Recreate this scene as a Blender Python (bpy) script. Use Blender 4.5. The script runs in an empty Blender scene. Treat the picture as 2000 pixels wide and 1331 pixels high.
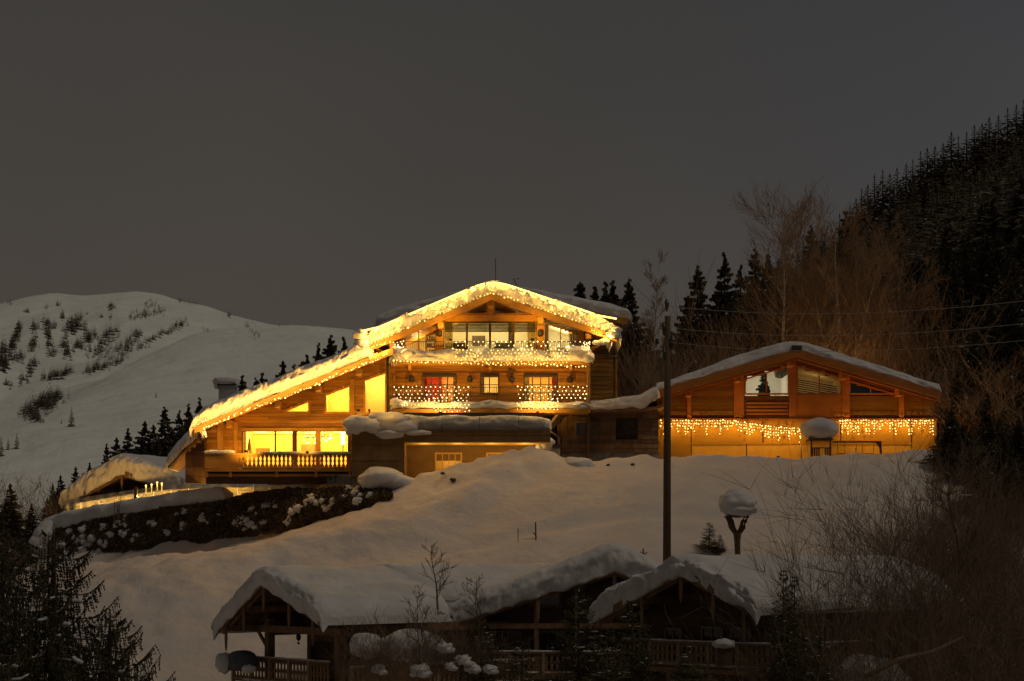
import bpy, math, random
import numpy as np
from mathutils import Vector, Matrix, noise
R = math.radians
scene = bpy.context.scene
col = scene.collection
F, HOR = 3600.0, 1100.0          # focal length and horizon row, in pixels of a 2000 px wide frame

# ---------------------------------------------------------------- camera, sky, moonlight, exposure
cd = bpy.data.cameras.new('camera'); cam = bpy.data.objects.new('camera', cd); col.objects.link(cam)
cam.location = (0, 0, 0); cam.rotation_euler = (R(90), 0, 0)
cd.sensor_width = 36; cd.lens = F / 2000 * 36; cd.shift_y = (HOR - 665.5) / 2000
cd.clip_start = 1; cd.clip_end = 8000
scene.camera = cam

world = bpy.data.worlds.new('World'); scene.world = world; world.use_nodes = True
wt = world.node_tree; wt.nodes.clear()
wo = wt.nodes.new('ShaderNodeOutputWorld'); bg = wt.nodes.new('ShaderNodeBackground')
tc = wt.nodes.new('ShaderNodeTexCoord'); sp = wt.nodes.new('ShaderNodeSeparateXYZ')
rp = wt.nodes.new('ShaderNodeValToRGB'); nz = wt.nodes.new('ShaderNodeTexNoise'); mx = wt.nodes.new('ShaderNodeMix')
mx.data_type = 'RGBA'; mx.blend_type = 'MULTIPLY'; mx.inputs[0].default_value = 1
wt.links.new(tc.outputs['Generated'], sp.inputs[0]); wt.links.new(sp.outputs['Z'], rp.inputs[0])
wt.links.new(tc.outputs['Generated'], nz.inputs['Vector']); nz.inputs['Scale'].default_value = 2.2; nz.inputs['Detail'].default_value = 3
r2 = wt.nodes.new('ShaderNodeValToRGB'); wt.links.new(nz.outputs['Fac'], r2.inputs[0])
r2.color_ramp.elements[0].position = .3; r2.color_ramp.elements[0].color = (.86, .88, .9, 1)
r2.color_ramp.elements[1].position = .7; r2.color_ramp.elements[1].color = (1.1, 1.08, 1.05, 1)
mxx = wt.nodes.new('ShaderNodeMix'); mxx.data_type = 'RGBA'; mxx.blend_type = 'MULTIPLY'
mrx = wt.nodes.new('ShaderNodeMapRange'); mrx.inputs['From Min'].default_value = .02; mrx.inputs['From Max'].default_value = .28
wt.links.new(sp.outputs['X'], mrx.inputs[0]); wt.links.new(mrx.outputs[0], mxx.inputs[0]); wt.links.new(rp.outputs[0], mxx.inputs[6]); mxx.inputs[7].default_value = (.90, .99, 1.18, 1)
wt.links.new(mxx.outputs[2], mx.inputs[6]); wt.links.new(r2.outputs[0], mx.inputs[7])
wt.links.new(mx.outputs[2], bg.inputs[0]); wt.links.new(bg.outputs[0], wo.inputs[0])
e = rp.color_ramp.elements
e[0].position = 0; e[0].color = (.082, .066, .052, 1)
e[1].position = 1; e[1].color = (.050, .046, .043, 1)
for p_, c_ in ((.10, (.077, .063, .051, 1)), (.2, (.060, .0535, .047, 1)), (.3, (.047, .044, .041, 1))):
    q = e.new(p_); q.color = c_
bg.inputs[1].default_value = 1.0

sd = bpy.data.lights.new('moonlight', 'SUN'); sun = bpy.data.objects.new('moonlight', sd); col.objects.link(sun)
sd.energy = .37; sd.angle = R(10); sd.color = (1.0, .85, .64)
sun.rotation_euler = (R(36), 0, R(60))

scene.view_settings.view_transform = 'Standard'; scene.view_settings.look = 'None'
scene.view_settings.exposure = 0; scene.view_settings.gamma = 1
scene.view_settings.use_curve_mapping = False
cy = scene.cycles
cy.use_denoising = True; cy.max_bounces = 6; cy.diffuse_bounces = 3; cy.glossy_bounces = 2
cy.transparent_max_bounces = 12; cy.sample_clamp_indirect = 2.0; cy.sample_clamp_direct = 0
cy.use_light_tree = True; cy.caustics_reflective = False; cy.caustics_refractive = False

# ---------------------------------------------------------------- helpers
def P(px, py, Y): return Vector(((px - 1000) * Y / F, Y, (HOR - py) * Y / F))
def X_(px, Y): return (px - 1000) * Y / F
def Z_(py, Y): return (HOR - py) * Y / F
def N(x, y, z=0., s=1.): return noise.noise(Vector((x * s, y * s, z * s)))
ORG = {}

def tag(o, label=None, cat=None, group=None, kind=None):
    if label: o['label'] = label
    if cat: o['category'] = cat
    if group: o['group'] = group
    if kind: o['kind'] = kind
    return o

def empty(name, loc, label=None, cat=None, group=None, rz=0):
    o = bpy.data.objects.new(name, None); col.objects.link(o)
    o.location = loc; o.rotation_euler = (0, 0, rz); o.empty_display_size = .3
    ORG[o.name] = Vector(loc) if rz == 0 else Vector((0, 0, 0))
    return tag(o, label, cat, group)

class MB:
    def __init__(s): s.v = []; s.f = []
    def add(s, vs, fs):
        b = len(s.v); s.v += [tuple(v) for v in vs]; s.f += [tuple(i + b for i in f) for f in fs]
    def box(s, x0, x1, y0, y1, z0, z1):
        s.add([(x0,y0,z0),(x1,y0,z0),(x1,y1,z0),(x0,y1,z0),(x0,y0,z1),(x1,y0,z1),(x1,y1,z1),(x0,y1,z1)],
              [(0,3,2,1),(4,5,6,7),(0,1,5,4),(1,2,6,5),(2,3,7,6),(3,0,4,7)])
    def pbox(s, px0, px1, py0, py1, Y, d):      # box whose front face covers the pixels at depth Y
        s.box(X_(px0, Y), X_(px1, Y), Y, Y + d, Z_(py1, Y), Z_(py0, Y))
    def prism(s, poly, y0, y1):                 # poly: (x,z) counter-clockwise seen from -Y
        n = len(poly)
        s.add([(x, y0, z) for x, z in poly] + [(x, y1, z) for x, z in poly],
              [tuple(range(n)), tuple(range(2*n-1, n-1, -1))] + [(i, i+n, (i+1) % n + n, (i+1) % n) for i in range(n)])
    def bar(s, a, b, w, h, up=Vector((0, 0, 1))):   # rectangular beam from a to b
        a = Vector(a); b = Vector(b); d = (b - a).normalized()
        sx = d.cross(up)
        if sx.length < 1e-4: sx = d.cross(Vector((0, 1, 0)))
        sx.normalize(); uz = sx.cross(d)
        vs = []
        for p in (a, b):
            for i, j in ((-1,-1),(1,-1),(1,1),(-1,1)): vs.append(p + sx*(i*w/2) + uz*(j*h/2))
        s.add(vs, [(0,1,2,3),(7,6,5,4),(0,4,5,1),(1,5,6,2),(2,6,7,3),(3,7,4,0)])
    def tube(s, pts, rad, n=6, cap=True):
        pts = [Vector(p) for p in pts]
        if not hasattr(rad, '__len__'): rad = [rad] * len(pts)
        vs = []; m = len(pts)
        for i, p in enumerate(pts):
            d = (pts[min(i+1, m-1)] - pts[max(i-1, 0)])
            if d.length < 1e-6: d = Vector((0, 0, 1))
            d.normalize()
            a = d.cross(Vector((0, 0, 1)) if abs(d.z) < .9 else Vector((1, 0, 0))).normalized(); b = d.cross(a)
            for k in range(n):
                t = 2*math.pi*k/n
                vs.append(p + a*(math.cos(t)*rad[i]) + b*(math.sin(t)*rad[i]))
        fs = [(i*n+k, i*n+(k+1) % n, (i+1)*n+(k+1) % n, (i+1)*n+k) for i in range(m-1) for k in range(n)]
        if cap: fs += [tuple(range(n-1, -1, -1)), tuple(range((m-1)*n, m*n))]
        s.add(vs, fs)
    def blob(s, c, r, nu=14, nv=9, amp=.15, freq=1.2, seed=0, flat=None, power=1.0):   # lumpy ellipsoid
        c = Vector(c); vs = []
        for j in range(nv+1):
            ph = math.pi*j/nv - math.pi/2
            for i in range(nu):
                th = 2*math.pi*i/nu
                d = Vector((math.cos(ph)*math.cos(th), math.cos(ph)*math.sin(th), math.copysign(abs(math.sin(ph))**power, math.sin(ph))))
                k = 1 + amp*N(d.x*freq+seed*7.3, d.y*freq+seed, d.z*freq)*1.6
                p = Vector((d.x*r[0]*k, d.y*r[1]*k, d.z*r[2]*k))
                if flat is not None and p.z < -flat*r[2]: p.z = -flat*r[2]
                vs.append(c + p)
        s.add(vs, [(j*nu+i, j*nu+(i+1) % nu, (j+1)*nu+(i+1) % nu, (j+1)*nu+i) for j in range(nv) for i in range(nu)])
    def grid(s, g):          # g[i][j] points
        n, m = len(g), len(g[0])
        s.add([p for row in g for p in row], [(i*m+j, (i+1)*m+j, (i+1)*m+j+1, i*m+j+1) for i in range(n-1) for j in range(m-1)])
    def octa(s, p, r):
        x, y, z = p
        s.add([(x+r,y,z),(x-r,y,z),(x,y+r,z),(x,y-r,z),(x,y,z+r),(x,y,z-r)],
              [(0,2,4),(2,1,4),(1,3,4),(3,0,4),(2,0,5),(1,2,5),(3,1,5),(0,3,5)])
    def mesh(s, name, mat, o=(0, 0, 0), smooth=False):
        me = bpy.data.meshes.new(name); o = Vector(o)
        if o.length > 0:
            a = np.array(s.v, dtype=np.float64) - np.array(o); vv = a.tolist()
        else: vv = s.v
        me.from_pydata(vv, [], s.f)
        for m in (mat if isinstance(mat, (list, tuple)) else [mat]): me.materials.append(m)
        if smooth: me.polygons.foreach_set('use_smooth', [True]*len(me.polygons))
        return me
    def build(s, name, mat, parent=None, smooth=False, origin=None, kind=None, label=None):
        o = ORG[parent.name] if parent is not None else Vector(origin if origin is not None else (0, 0, 0))
        ob = bpy.data.objects.new(name, s.mesh(name, mat, o, smooth)); col.objects.link(ob)
        if parent is not None: ob.parent = parent; ORG[ob.name] = o
        else: ob.location = o; ORG[ob.name] = o
        return tag(ob, label=label, kind=kind)

def lamp(name, loc, power, colr=(1, .6, .17), r=.15, parent=None, typ='POINT'):
    d = bpy.data.lights.new(name, typ); d.energy = power; d.color = colr
    d.shadow_soft_size = min(r, .025) if 'glow' in name or 'light' in name and 'ceiling' not in name else r
    o = bpy.data.objects.new(name, d); col.objects.link(o)
    if parent is not None: o.parent = parent; o.location = Vector(loc) - ORG[parent.name]
    else: o.location = loc
    return o

def copy_tree(o, parent=None):
    c = o.copy(); col.objects.link(c); c.parent = parent
    for ch in list(o.children): copy_tree(ch, c)
    return c

# ---------------------------------------------------------------- materials
def mat(name, c1, c2=None, rough=.7, scale=4., stretch=(1, 1, 1), bump=.0, bscale=None, bdist=.05, island=0., detail=5, spec=.3, sss=0):
    m = bpy.data.materials.new(name); m.use_nodes = True; t = m.node_tree; b = t.nodes['Principled BSDF']
    b.inputs['Roughness'].default_value = rough
    b.inputs['Specular IOR Level'].default_value = spec
    c2 = c2 or c1
    tc = t.nodes.new('ShaderNodeTexCoord'); mp = t.nodes.new('ShaderNodeMapping'); mp.inputs['Scale'].default_value = stretch
    t.links.new(tc.outputs['Object'], mp.inputs[0])
    n = t.nodes.new('ShaderNodeTexNoise'); n.inputs['Scale'].default_value = scale; n.inputs['Detail'].default_value = detail
    t.links.new(mp.outputs[0], n.inputs['Vector'])
    r = t.nodes.new('ShaderNodeValToRGB'); r.color_ramp.elements[0].position = .35; r.color_ramp.elements[1].position = .65
    r.color_ramp.elements[0].color = (*c1, 1); r.color_ramp.elements[1].color = (*c2, 1)
    t.links.new(n.outputs['Fac'], r.inputs[0]); out = r.outputs[0]
    if island:
        g = t.nodes.new('ShaderNodeNewGeometry'); mr = t.nodes.new('ShaderNodeMapRange')
        mr.inputs['To Min'].default_value = 1-island; mr.inputs['To Max'].default_value = 1+island
        t.links.new(g.outputs['Random Per Island'], mr.inputs[0])
        v = t.nodes.new('ShaderNodeMix'); v.data_type = 'RGBA'; v.blend_type = 'MULTIPLY'; v.inputs[0].default_value = 1
        t.links.new(out, v.inputs[6]); t.links.new(mr.outputs[0], v.inputs[7]); out = v.outputs[2]
    t.links.new(out, b.inputs['Base Color'])
    if bump:
        n2 = t.nodes.new('ShaderNodeTexNoise'); n2.inputs['Scale'].default_value = bscale or scale*3; n2.inputs['Detail'].default_value = 6
        t.links.new(mp.outputs[0], n2.inputs['Vector'])
        bp = t.nodes.new('ShaderNodeBump'); bp.inputs['Strength'].default_value = bump; bp.inputs['Distance'].default_value = bdist
        t.links.new(n2.outputs['Fac'], bp.inputs['Height']); t.links.new(bp.outputs[0], b.inputs['Normal'])
    if sss:
        b.inputs['Subsurface Weight'].default_value = sss; b.inputs['Subsurface Radius'].default_value = (.3, .25, .2); b.inputs['Subsurface Scale'].default_value = .3
    return m

def emis(name, c, s):
    m = bpy.data.materials.new(name); m.use_nodes = True; t = m.node_tree; t.nodes.clear()
    o = t.nodes.new('ShaderNodeOutputMaterial'); e_ = t.nodes.new('ShaderNodeEmission')
    e_.inputs[0].default_value = (*c, 1); t.links.new(e_.outputs[0], o.inputs[0])
    g = t.nodes.new('ShaderNodeNewGeometry'); mr = t.nodes.new('ShaderNodeMapRange')       # every bulb burns a little differently
    mr.inputs['To Min'].default_value = s*.35; mr.inputs['To Max'].default_value = s*1.6
    t.links.new(g.outputs['Random Per Island'], mr.inputs[0]); t.links.new(mr.outputs[0], e_.inputs[1])
    return m

def glassmat(name, tint=(.95, .95, .93), refl=.12, cloud=0., ccol=(.6, .6, .5)):
    m = bpy.data.materials.new(name); m.use_nodes = True; t = m.node_tree; t.nodes.clear()
    o = t.nodes.new('ShaderNodeOutputMaterial'); tr = t.nodes.new('ShaderNodeBsdfTransparent'); gl = t.nodes.new('ShaderNodeBsdfGlossy')
    tr.inputs[0].default_value = (*tint, 1); gl.inputs['Roughness'].default_value = .03
    lw = t.nodes.new('ShaderNodeLayerWeight'); lw.inputs[0].default_value = .2
    ma = t.nodes.new('ShaderNodeMath'); ma.operation = 'MULTIPLY_ADD'; ma.inputs[1].default_value = .5; ma.inputs[2].default_value = refl*.4
    t.links.new(lw.outputs['Fresnel'], ma.inputs[0]); ms = t.nodes.new('ShaderNodeMixShader')
    t.links.new(ma.outputs[0], ms.inputs[0]); t.links.new(tr.outputs[0], ms.inputs[1]); t.links.new(gl.outputs[0], ms.inputs[2])
    last = ms
    if cloud:
        df = t.nodes.new('ShaderNodeBsdfDiffuse'); df.inputs[0].default_value = (*ccol, 1)
        n = t.nodes.new('ShaderNodeTexNoise'); n.inputs['Scale'].default_value = 1.3
        mm = t.nodes.new('ShaderNodeMath'); mm.operation = 'MULTIPLY'; mm.inputs[1].default_value = cloud*2
        t.links.new(n.outputs['Fac'], mm.inputs[0]); m2 = t.nodes.new('ShaderNodeMixShader')
        t.links.new(mm.outputs[0], m2.inputs[0]); t.links.new(last.outputs[0], m2.inputs[1]); t.links.new(df.outputs[0], m2.inputs[2]); last = m2
    t.links.new(last.outputs[0], o.inputs[0])
    return m

M = {}
M['snow'] = mat('snow', (.66, .585, .53), (.73, .65, .59), rough=.6, scale=.35, bump=.9, bscale=1.3, bdist=.16, spec=.2)
M['snow_roof'] = mat('snow_roof', (.58, .565, .565), (.70, .68, .67), rough=.65, scale=.8, bump=.8, bscale=2.4, bdist=.10, spec=.2)
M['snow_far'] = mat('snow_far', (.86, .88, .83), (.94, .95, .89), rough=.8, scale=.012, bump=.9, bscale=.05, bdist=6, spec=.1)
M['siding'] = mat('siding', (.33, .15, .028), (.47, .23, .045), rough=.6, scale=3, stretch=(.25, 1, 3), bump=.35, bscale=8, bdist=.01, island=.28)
M['timber'] = mat('timber', (.40, .19, .035), (.54, .28, .055), rough=.55, scale=3, stretch=(.6, 1, .6), bump=.3, bscale=9, bdist=.01, island=.12)
M['timber_red'] = mat('timber_red', (.36, .125, .022), (.44, .16, .03), rough=.5, scale=3, stretch=(.5, 1, 1), island=.1)
M['wood_dark'] = mat('wood_dark', (.085, .048, .026), (.14, .082, .045), rough=.75, scale=4, stretch=(.4, 1, .8), bump=.3, bscale=9, bdist=.01, island=.3)
M['wood_old'] = mat('wood_old', (.15, .085, .045), (.23, .14, .075), rough=.75, scale=4, stretch=(1, 1, .4), bump=.4, bscale=8, bdist=.01, island=.35)
M['plank_dark'] = mat('plank_dark', (.075, .04, .016), (.12, .065, .026), rough=.8, scale=3, stretch=(.3, 1, 2), island=.2)
M['board_dark'] = mat('board_dark', (.16, .09, .03), (.22, .125, .045), rough=.85, scale=1.5)
M['plaster'] = mat('plaster', (.72, .56, .26), (.80, .64, .32), rough=.9, scale=1.2)
M['garage_wall'] = mat('garage_wall', (.36, .19, .03), (.46, .25, .04), rough=.8, scale=.8, stretch=(.3, 1, 1.5))
M['garage_door'] = mat('garage_door', (.56, .33, .06), (.64, .38, .08), rough=.7, scale=2)
M['stone'] = mat('stone', (.20, .19, .17), (.33, .31, .28), rough=.9, scale=3, bump=.8, bdist=.05)
M['concrete'] = mat('concrete', (.34, .33, .31), (.42, .41, .39), rough=.9, scale=2)
M['metal'] = mat('metal', (.04, .035, .03), rough=.45, spec=.5)
M['copper'] = mat('copper', (.30, .20, .12), (.36, .24, .15), rough=.4, spec=.5)
M['blind'] = mat('blind', (.055, .05, .035), (.07, .065, .045), rough=.7)
M['bark'] = mat('bark', (.06, .045, .032), (.11, .085, .06), rough=.9, scale=6, stretch=(1, 1, .2), bump=.6)
M['pole'] = mat('pole', (.085, .055, .032), (.13, .085, .05), rough=.85, scale=5, stretch=(1, 1, .1), bump=.5)
M['twig'] = mat('twig', (.26, .155, .085), (.40, .25, .14), rough=.85, scale=1.5)
M['twig_dark'] = mat('twig_dark', (.14, .095, .062), (.22, .155, .105), rough=.85, scale=1.5)
M['birch'] = mat('birch', (.82, .72, .56), (.30, .22, .15), rough=.8, scale=2.2, stretch=(1, 1, 2.5))
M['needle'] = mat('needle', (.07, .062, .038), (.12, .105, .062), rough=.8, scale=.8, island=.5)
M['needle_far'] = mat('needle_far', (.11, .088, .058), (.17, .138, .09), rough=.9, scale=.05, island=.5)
M['needle_olive'] = mat('needle_olive', (.05, .05, .02), (.09, .085, .035), rough=.8, scale=1.2, island=.5)
M['hedge'] = mat('hedge', (.075, .05, .025), (.14, .095, .05), rough=.95, scale=1.8, bump=1, bscale=6, bdist=.15)
M['leaf'] = mat('leaf', (.09, .06, .03), (.16, .11, .06), rough=.9, scale=2, island=.5)
M['bulb'] = emis('bulb', (1, .62, .17), 4)
M['bulb_warm'] = emis('bulb_warm', (1, .58, .10), 4)
M['bulb_white'] = emis('bulb_white', (1, .72, .28), 4.2)
M['led'] = emis('led', (1, .66, .13), 3.2)
M['glass'] = glassmat('glass')
M['glass_green'] = glassmat('glass_green', tint=(.93, .93, .90), refl=.15, cloud=.05, ccol=(.6, .58, .5))
M['glass_frost'] = glassmat('glass_frost', tint=(.95, .9, .8), refl=.1, cloud=.35, ccol=(.8, .75, .6))
M['curtain'] = mat('curtain', (.62, .56, .38), (.74, .68, .5), rough=.9, scale=6, stretch=(4, 1, .1))
M['curtain_red'] = mat('curtain_red', (.55, .07, .03), (.66, .12, .04), rough=.9, scale=3)  # red of curtains, and of room walls that carry the red light
M['fabric_dark'] = mat('fabric_dark', (.06, .045, .03), (.10, .08, .05), rough=.9)
M['white'] = mat('white', (.75, .74, .70), rough=.6)
M['icicle'] = mat('icicle', (.75, .72, .66), (.82, .8, .76), rough=.25, spec=.6)

# ---------------------------------------------------------------- the near ground as a smooth height field
gp = []
for px in (-600, 0, 400, 800, 1200, 1600, 2000, 2600):
    gp += [(px, None, 10, -9.0), (px, None, 30, -9.5), (px, None, 50, -9.2), (px, None, 68, -7.9)]
for px, z in ((-600, -5.5), (-100, -6.2), (250, -6.3), (600, -6.6), (1000, -6.6), (1400, -6.4), (1700, -5.2), (2000, -4.6), (2500, -4.)): gp.append((px, None, 80, z))
for px, py in ((330, 1112), (600, 1108), (900, 1103), (1200, 1100), (1500, 1098), (1750, 1085), (2000, 1060), (2400, 1050)): gp.append((px, py, 91, None))
for px, py in ((800, 1010), (1000, 1000), (1250, 990), (1500, 985), (1750, 975), (2000, 950)): gp.append((px, py, 96, None))
for px, py, Y in ((820, 950, 100), (1000, 921, 100), (1150, 915, 100.5), (1300, 906, 101), (1500, 899, 101.5), (1700, 896, 101.5), (1850, 898, 101), (2050, 880, 101), (2500, 860, 101)): gp.append((px, py, Y, None))
for px, py, Y in ((-300, 1150, 125), (60, 1105, 119.5), (130, 1086, 117), (260, 1070, 113), (400, 1055, 109), (560, 1026, 105), (700, 990, 101.3), (765, 968, 99.3)): gp.append((px, py, Y, None))
for px, Y, z in ((60, 124, .8), (130, 122, 2.3), (260, 117.5, 2.7), (400, 113, 3.2), (560, 108.5, 3.6), (700, 104, 3.8)): gp.append((px, None, Y, z))
for px, Y, z in ((-200, 112, -2.6), (150, 103, -.1), (350, 99, .35), (550, 96.5, 1.2)): gp.append((px, None, Y, z))
for px, Y, z in ((300, 130, 2.6), (600, 116, 3.9), (900, 108, 4.5), (1200, 107, 5.4), (1500, 107, 5.6), (1800, 107, 5.7), (2200, 107, 6.5),
                 (900, 130, 4.5), (1400, 130, 6), (1800, 130, 8), (2200, 130, 12), (0, 135, .5), (-400, 135, -3),
                 (-400, 170, -8), (200, 170, -1), (800, 170, 2), (1400, 170, 8), (1900, 170, 18), (2300, 170, 28),
                 (-400, 260, -22), (300, 260, -14), (1000, 260, 0), (1500, 260, 16), (2000, 260, 45), (2400, 260, 60)): gp.append((px, None, Y, z))
A = np.array([(X_(a, Y), Y, Z_(b, Y) if z is None else z) for a, b, Y, z in gp])
def _k(d2): return np.sqrt(d2 + 9.0)
D2 = ((A[:, None, :2] - A[None, :, :2])**2).sum(-1)
n_ = len(A); K = np.zeros((n_+3, n_+3)); K[:n_, :n_] = _k(D2) - np.eye(n_)*.05
K[:n_, n_] = 1; K[:n_, n_+1:] = A[:, :2]; K[n_, :n_] = 1; K[n_+1:, :n_] = A[:, :2].T
Wc = np.linalg.solve(K, np.concatenate([A[:, 2], np.zeros(3)]))
def gz_arr(x, y):
    d2 = (x[..., None]-A[:, 0])**2 + (y[..., None]-A[:, 1])**2
    return _k(d2) @ Wc[:n_] + Wc[n_] + Wc[n_+1]*x + Wc[n_+2]*y
def gz(x, y): return float(gz_arr(np.array([x]), np.array([y]))[0])
def fbm(x, y, s, o=4, seed=0.):
    a = 0; w = 1; t = 0
    for i in range(o):
        a += w*N(x*s+seed, y*s-seed, seed*.37); t += w; w *= .5; s *= 2.07
    return a/t
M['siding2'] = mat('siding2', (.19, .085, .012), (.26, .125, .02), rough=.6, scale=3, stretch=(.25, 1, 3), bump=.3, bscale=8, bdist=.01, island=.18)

M['needle_near'] = mat('needle_near', (.04, .036, .02), (.085, .075, .04), rough=.8, scale=1.0, island=.5)
M['white_grey'] = mat('white_grey', (.45, .45, .45), rough=.8)
M['pane_dark'] = mat('pane_dark', (.02, .02, .022), rough=.1, spec=.6)
M['cover_blue'] = mat('cover_blue', (.08, .085, .10), (.11, .115, .13), rough=.5)

M['plaster_pale'] = mat('plaster_pale', (.68, .62, .44), (.76, .70, .52), rough=.9, scale=1.2)
# ---------------------------------------------------------------- ground and mountains
BUMPS = [] # x, y, height, radius x, radius y, power
for px, py, Y, h, rx, ry in ((1035, 0, 101.6, 1.0, 1.7, 1.3), (985, 0, 101.3, .85, 1.9, 1.2), (935, 0, 101, .7, 1.7, 1.1), (895, 0, 100.8, .5, 1.2, 1.0), (880, 0, 99.6, .45, .8, .6), (915, 0, 99.2, .5, .8, .5), (950, 0, 99.3, .45, .7, .5), (990, 0, 99.8, .5, .9, .6),
    (800, 0, 100.8, .45, 1.8, 1.0), (845, 0, 101, .4, 1.5, .9), (1045, 0, 100.3, .5, .8, .6), (1075, 0, 100.6, .4, .6, .6), (1110, 0, 101.2, .35, .8, .6), (1060, 0, 101.8, .6, .7, .8),
    (1350, 0, 102.5, .32, 1.6, .8), (1400, 0, 102.4, .42, 1.0, .7), (1455, 0, 102.6, .30, 1.1, .7), (1530, 0, 102.6, .28, 1.5, .7), (1590, 0, 102.6, .3, 1.2, .7), (1660, 0, 102.6, .26, 1.6, .7), (1745, 0, 102.6, .3, 1.6, .7), (1810, 0, 102.6, .3, 1.4, .8), (1255, 0, 101.5, .4, 1.1, .8), (1200, 0, 101.2, .3, .9, .7)):
    BUMPS.append((X_(px, Y), Y, h, rx, ry))
PRINTS = {}
_r = random.Random(44)
def _print(x, y, d, r):
    for i in (-1, 0, 1):
        for j in (-1, 0, 1): PRINTS.setdefault((int(x//2)+i, int(y//2)+j), []).append((x, y, d, r))
for (x0, y0), (x1, y1), bend in (((-3.5, 100.2), (-13.5, 88), 1.5), ((1.5, 98.8), (13, 93), -.8), ((-20, 101), (-23, 88), .8), ((8, 100.4), (17.5, 91.5), 1.)):
    L_ = math.hypot(x1-x0, y1-y0); n_p = int(L_/.62)
    for i in range(n_p):
        t = i/n_p; nx_, ny_ = -(y1-y0)/L_, (x1-x0)/L_; o = bend*math.sin(t*3.1)+(.22 if i % 2 else -.22)+_r.gauss(0, .06)
        _print(x0+(x1-x0)*t+nx_*o, y0+(y1-y0)*t+ny_*o, _r.uniform(.12, .22), .30)
for i in range(150): _print(_r.gauss(-18, 5), _r.uniform(84, 103), _r.uniform(-.16, .16), _r.uniform(.3, .8))     # slid lumps on the left
def make_ground():
    xs = np.concatenate([np.linspace(-190, -60, 30)[:-1], np.arange(-60, -30, .6), np.arange(-30, 34, .32), np.arange(34, 62, .6), np.linspace(62, 260, 40)])
    ys = np.concatenate([np.linspace(6, 74, 40)[:-1], np.arange(74, 85, .5), np.arange(85, 105, .26), np.arange(105, 126, .6), np.linspace(126.5, 330, 60)])
    XX, YY = np.meshgrid(xs, ys, indexing='ij')
    ZZ = gz_arr(XX, YY)
    mb = MB(); nx, ny = XX.shape
    for i in range(nx):
        for j in range(ny):
            x, y, z = XX[i, j], YY[i, j], ZZ[i, j]
            z += .5*fbm(x, y, .11, 3, 3.) + .20*fbm(x, y*1.3, .45, 3, 9.) + .07*fbm(x, y, 1.7, 2, 17.)
            z += .10*max(0, fbm(x*.5+y*.2, y*1.2, .35, 2, 21.))
            if 97 < y < 105 and -8 < x < 26:
                zb_ = 0.
                for bx, by, bh, brx, bry in BUMPS:
                    q = ((x-bx)/brx)**2 + ((y-by)/bry)**2
                    if q < 6: zb_ += (bh*math.exp(-q**1.25*.8)*(1+.35*N(x*1.5, y*1.5, 3.)))**2.5
                z += zb_**.4*.85 + .12*fbm(x, y, 1.1, 2, 14.)
            if x < 2 and 80 < y < 104:          # wind-blown ribs and slides on the left part of the slope
                k = min(1, (2-x)/6)*min(1, (104-y)/4)
                z += k*(.22*fbm(x*.8+y*.5, y*.25-x*.3, .8, 3, 31.) + .10*fbm(x, y, 1.3, 2, 37.))
            for tx, ty, td, tr_ in PRINTS.get((int(x//2), int(y//2)), ()):
                q = ((x-tx)**2+(y-ty)**2)/tr_**2
                if q < 1.8: z -= td*(1-q)*(1 if q < 1 else .35)
            q = (y-(96.2+(x+6)*.55+1.2*math.sin(x*.35)))          # a crest running down to the left
            if -16 < x < 2: z += .45*math.exp(-(q/1.6)**2)*min(1, (2-x)/4, (x+16)/4) - .35*math.exp(-((q+2.6)/1.8)**2)*min(1, (2-x)/4, (x+16)/4)
            # old ski tracks running across the slope
            if 85 < y < 101 and x > -4:
                for c0, sl in ((94.3, .16), (90.2, .10)):
                    d = abs(y - (c0 + sl*(x-4) + .5*math.sin(x*.25)))
                    if d < .7: z -= .22*(1-d/.7)
            mb.v.append((x, y, z))
    mb.f = [(i*ny+j, (i+1)*ny+j, (i+1)*ny+j+1, i*ny+j+1) for i in range(nx-1) for j in range(ny-1)]
    g = mb.build('snow_ground', M['snow'], smooth=True); g['kind'] = 'structure'
make_ground()

SKY = [(-900, 700), (-300, 640), (0, 588), (60, 572), (110, 565), (160, 569), (215, 565), (270, 561), (315, 566), (350, 578), (400, 588), (450, 606), (530, 627), (600, 629), (690, 638), (800, 655), (1000, 690), (1300, 760), (1700, 800), (2600, 800)]
SX = [X_(a, 1500) for a, b in SKY]; SZ = [Z_(b, 1500) for a, b in SKY]
HILL = [(-300, -30), (0, 10), (30, 34), (58, 62), (78, 84), (97, 100), (115, 112), (128, 119), (150, 135), (194, 160), (260, 205), (400, 270), (900, 400)]
CREST = [(-400, 800), (-100, 785), (0, 772), (84, 756), (168, 737), (238, 719), (302, 678), (364, 645), (437, 628), (530, 628), (690, 642), (1000, 700), (1600, 830)]
CX = [X_(a, 900) for a, b in CREST]; CZ = [Z_(b, 900) for a, b in CREST]
def t_left(x, y):
    zr = float(np.interp(x, SX, SZ)); zc = float(np.interp(x, CX, CZ))
    if y < 330: return -30
    if y <= 900:
        t = (y-330)/570; z = -25 + (zc+25)*t**.9
        z += math.sin(t*math.pi)*(9*fbm(x, y, .006, 3, 5.) + 3*fbm(x+y*.4, y, .018, 2, 4.)) + 1.2*fbm(x, y, .03, 2, 1.)
        return z
    if y <= 1500:
        t = (y-900)/600; z = zc + (zr-zc)*t - 16*math.exp(-((y-985)/60)**2)*min(1, max(0, (-x-120)/60))
        k = math.sin(t*math.pi)
        z += k*(26*fbm(x*1.2, y*.5, .0055, 4, 5.) - 16*abs(fbm(x*1.6, y*.4, .013, 3, 8.))) + 2.0*fbm(x, y, .02, 3, 1.)*min(1, t*4)
        return z
    return zr - (y-1500)*.12 + 2.0*fbm(x, y, .02, 3, 1.)
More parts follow.
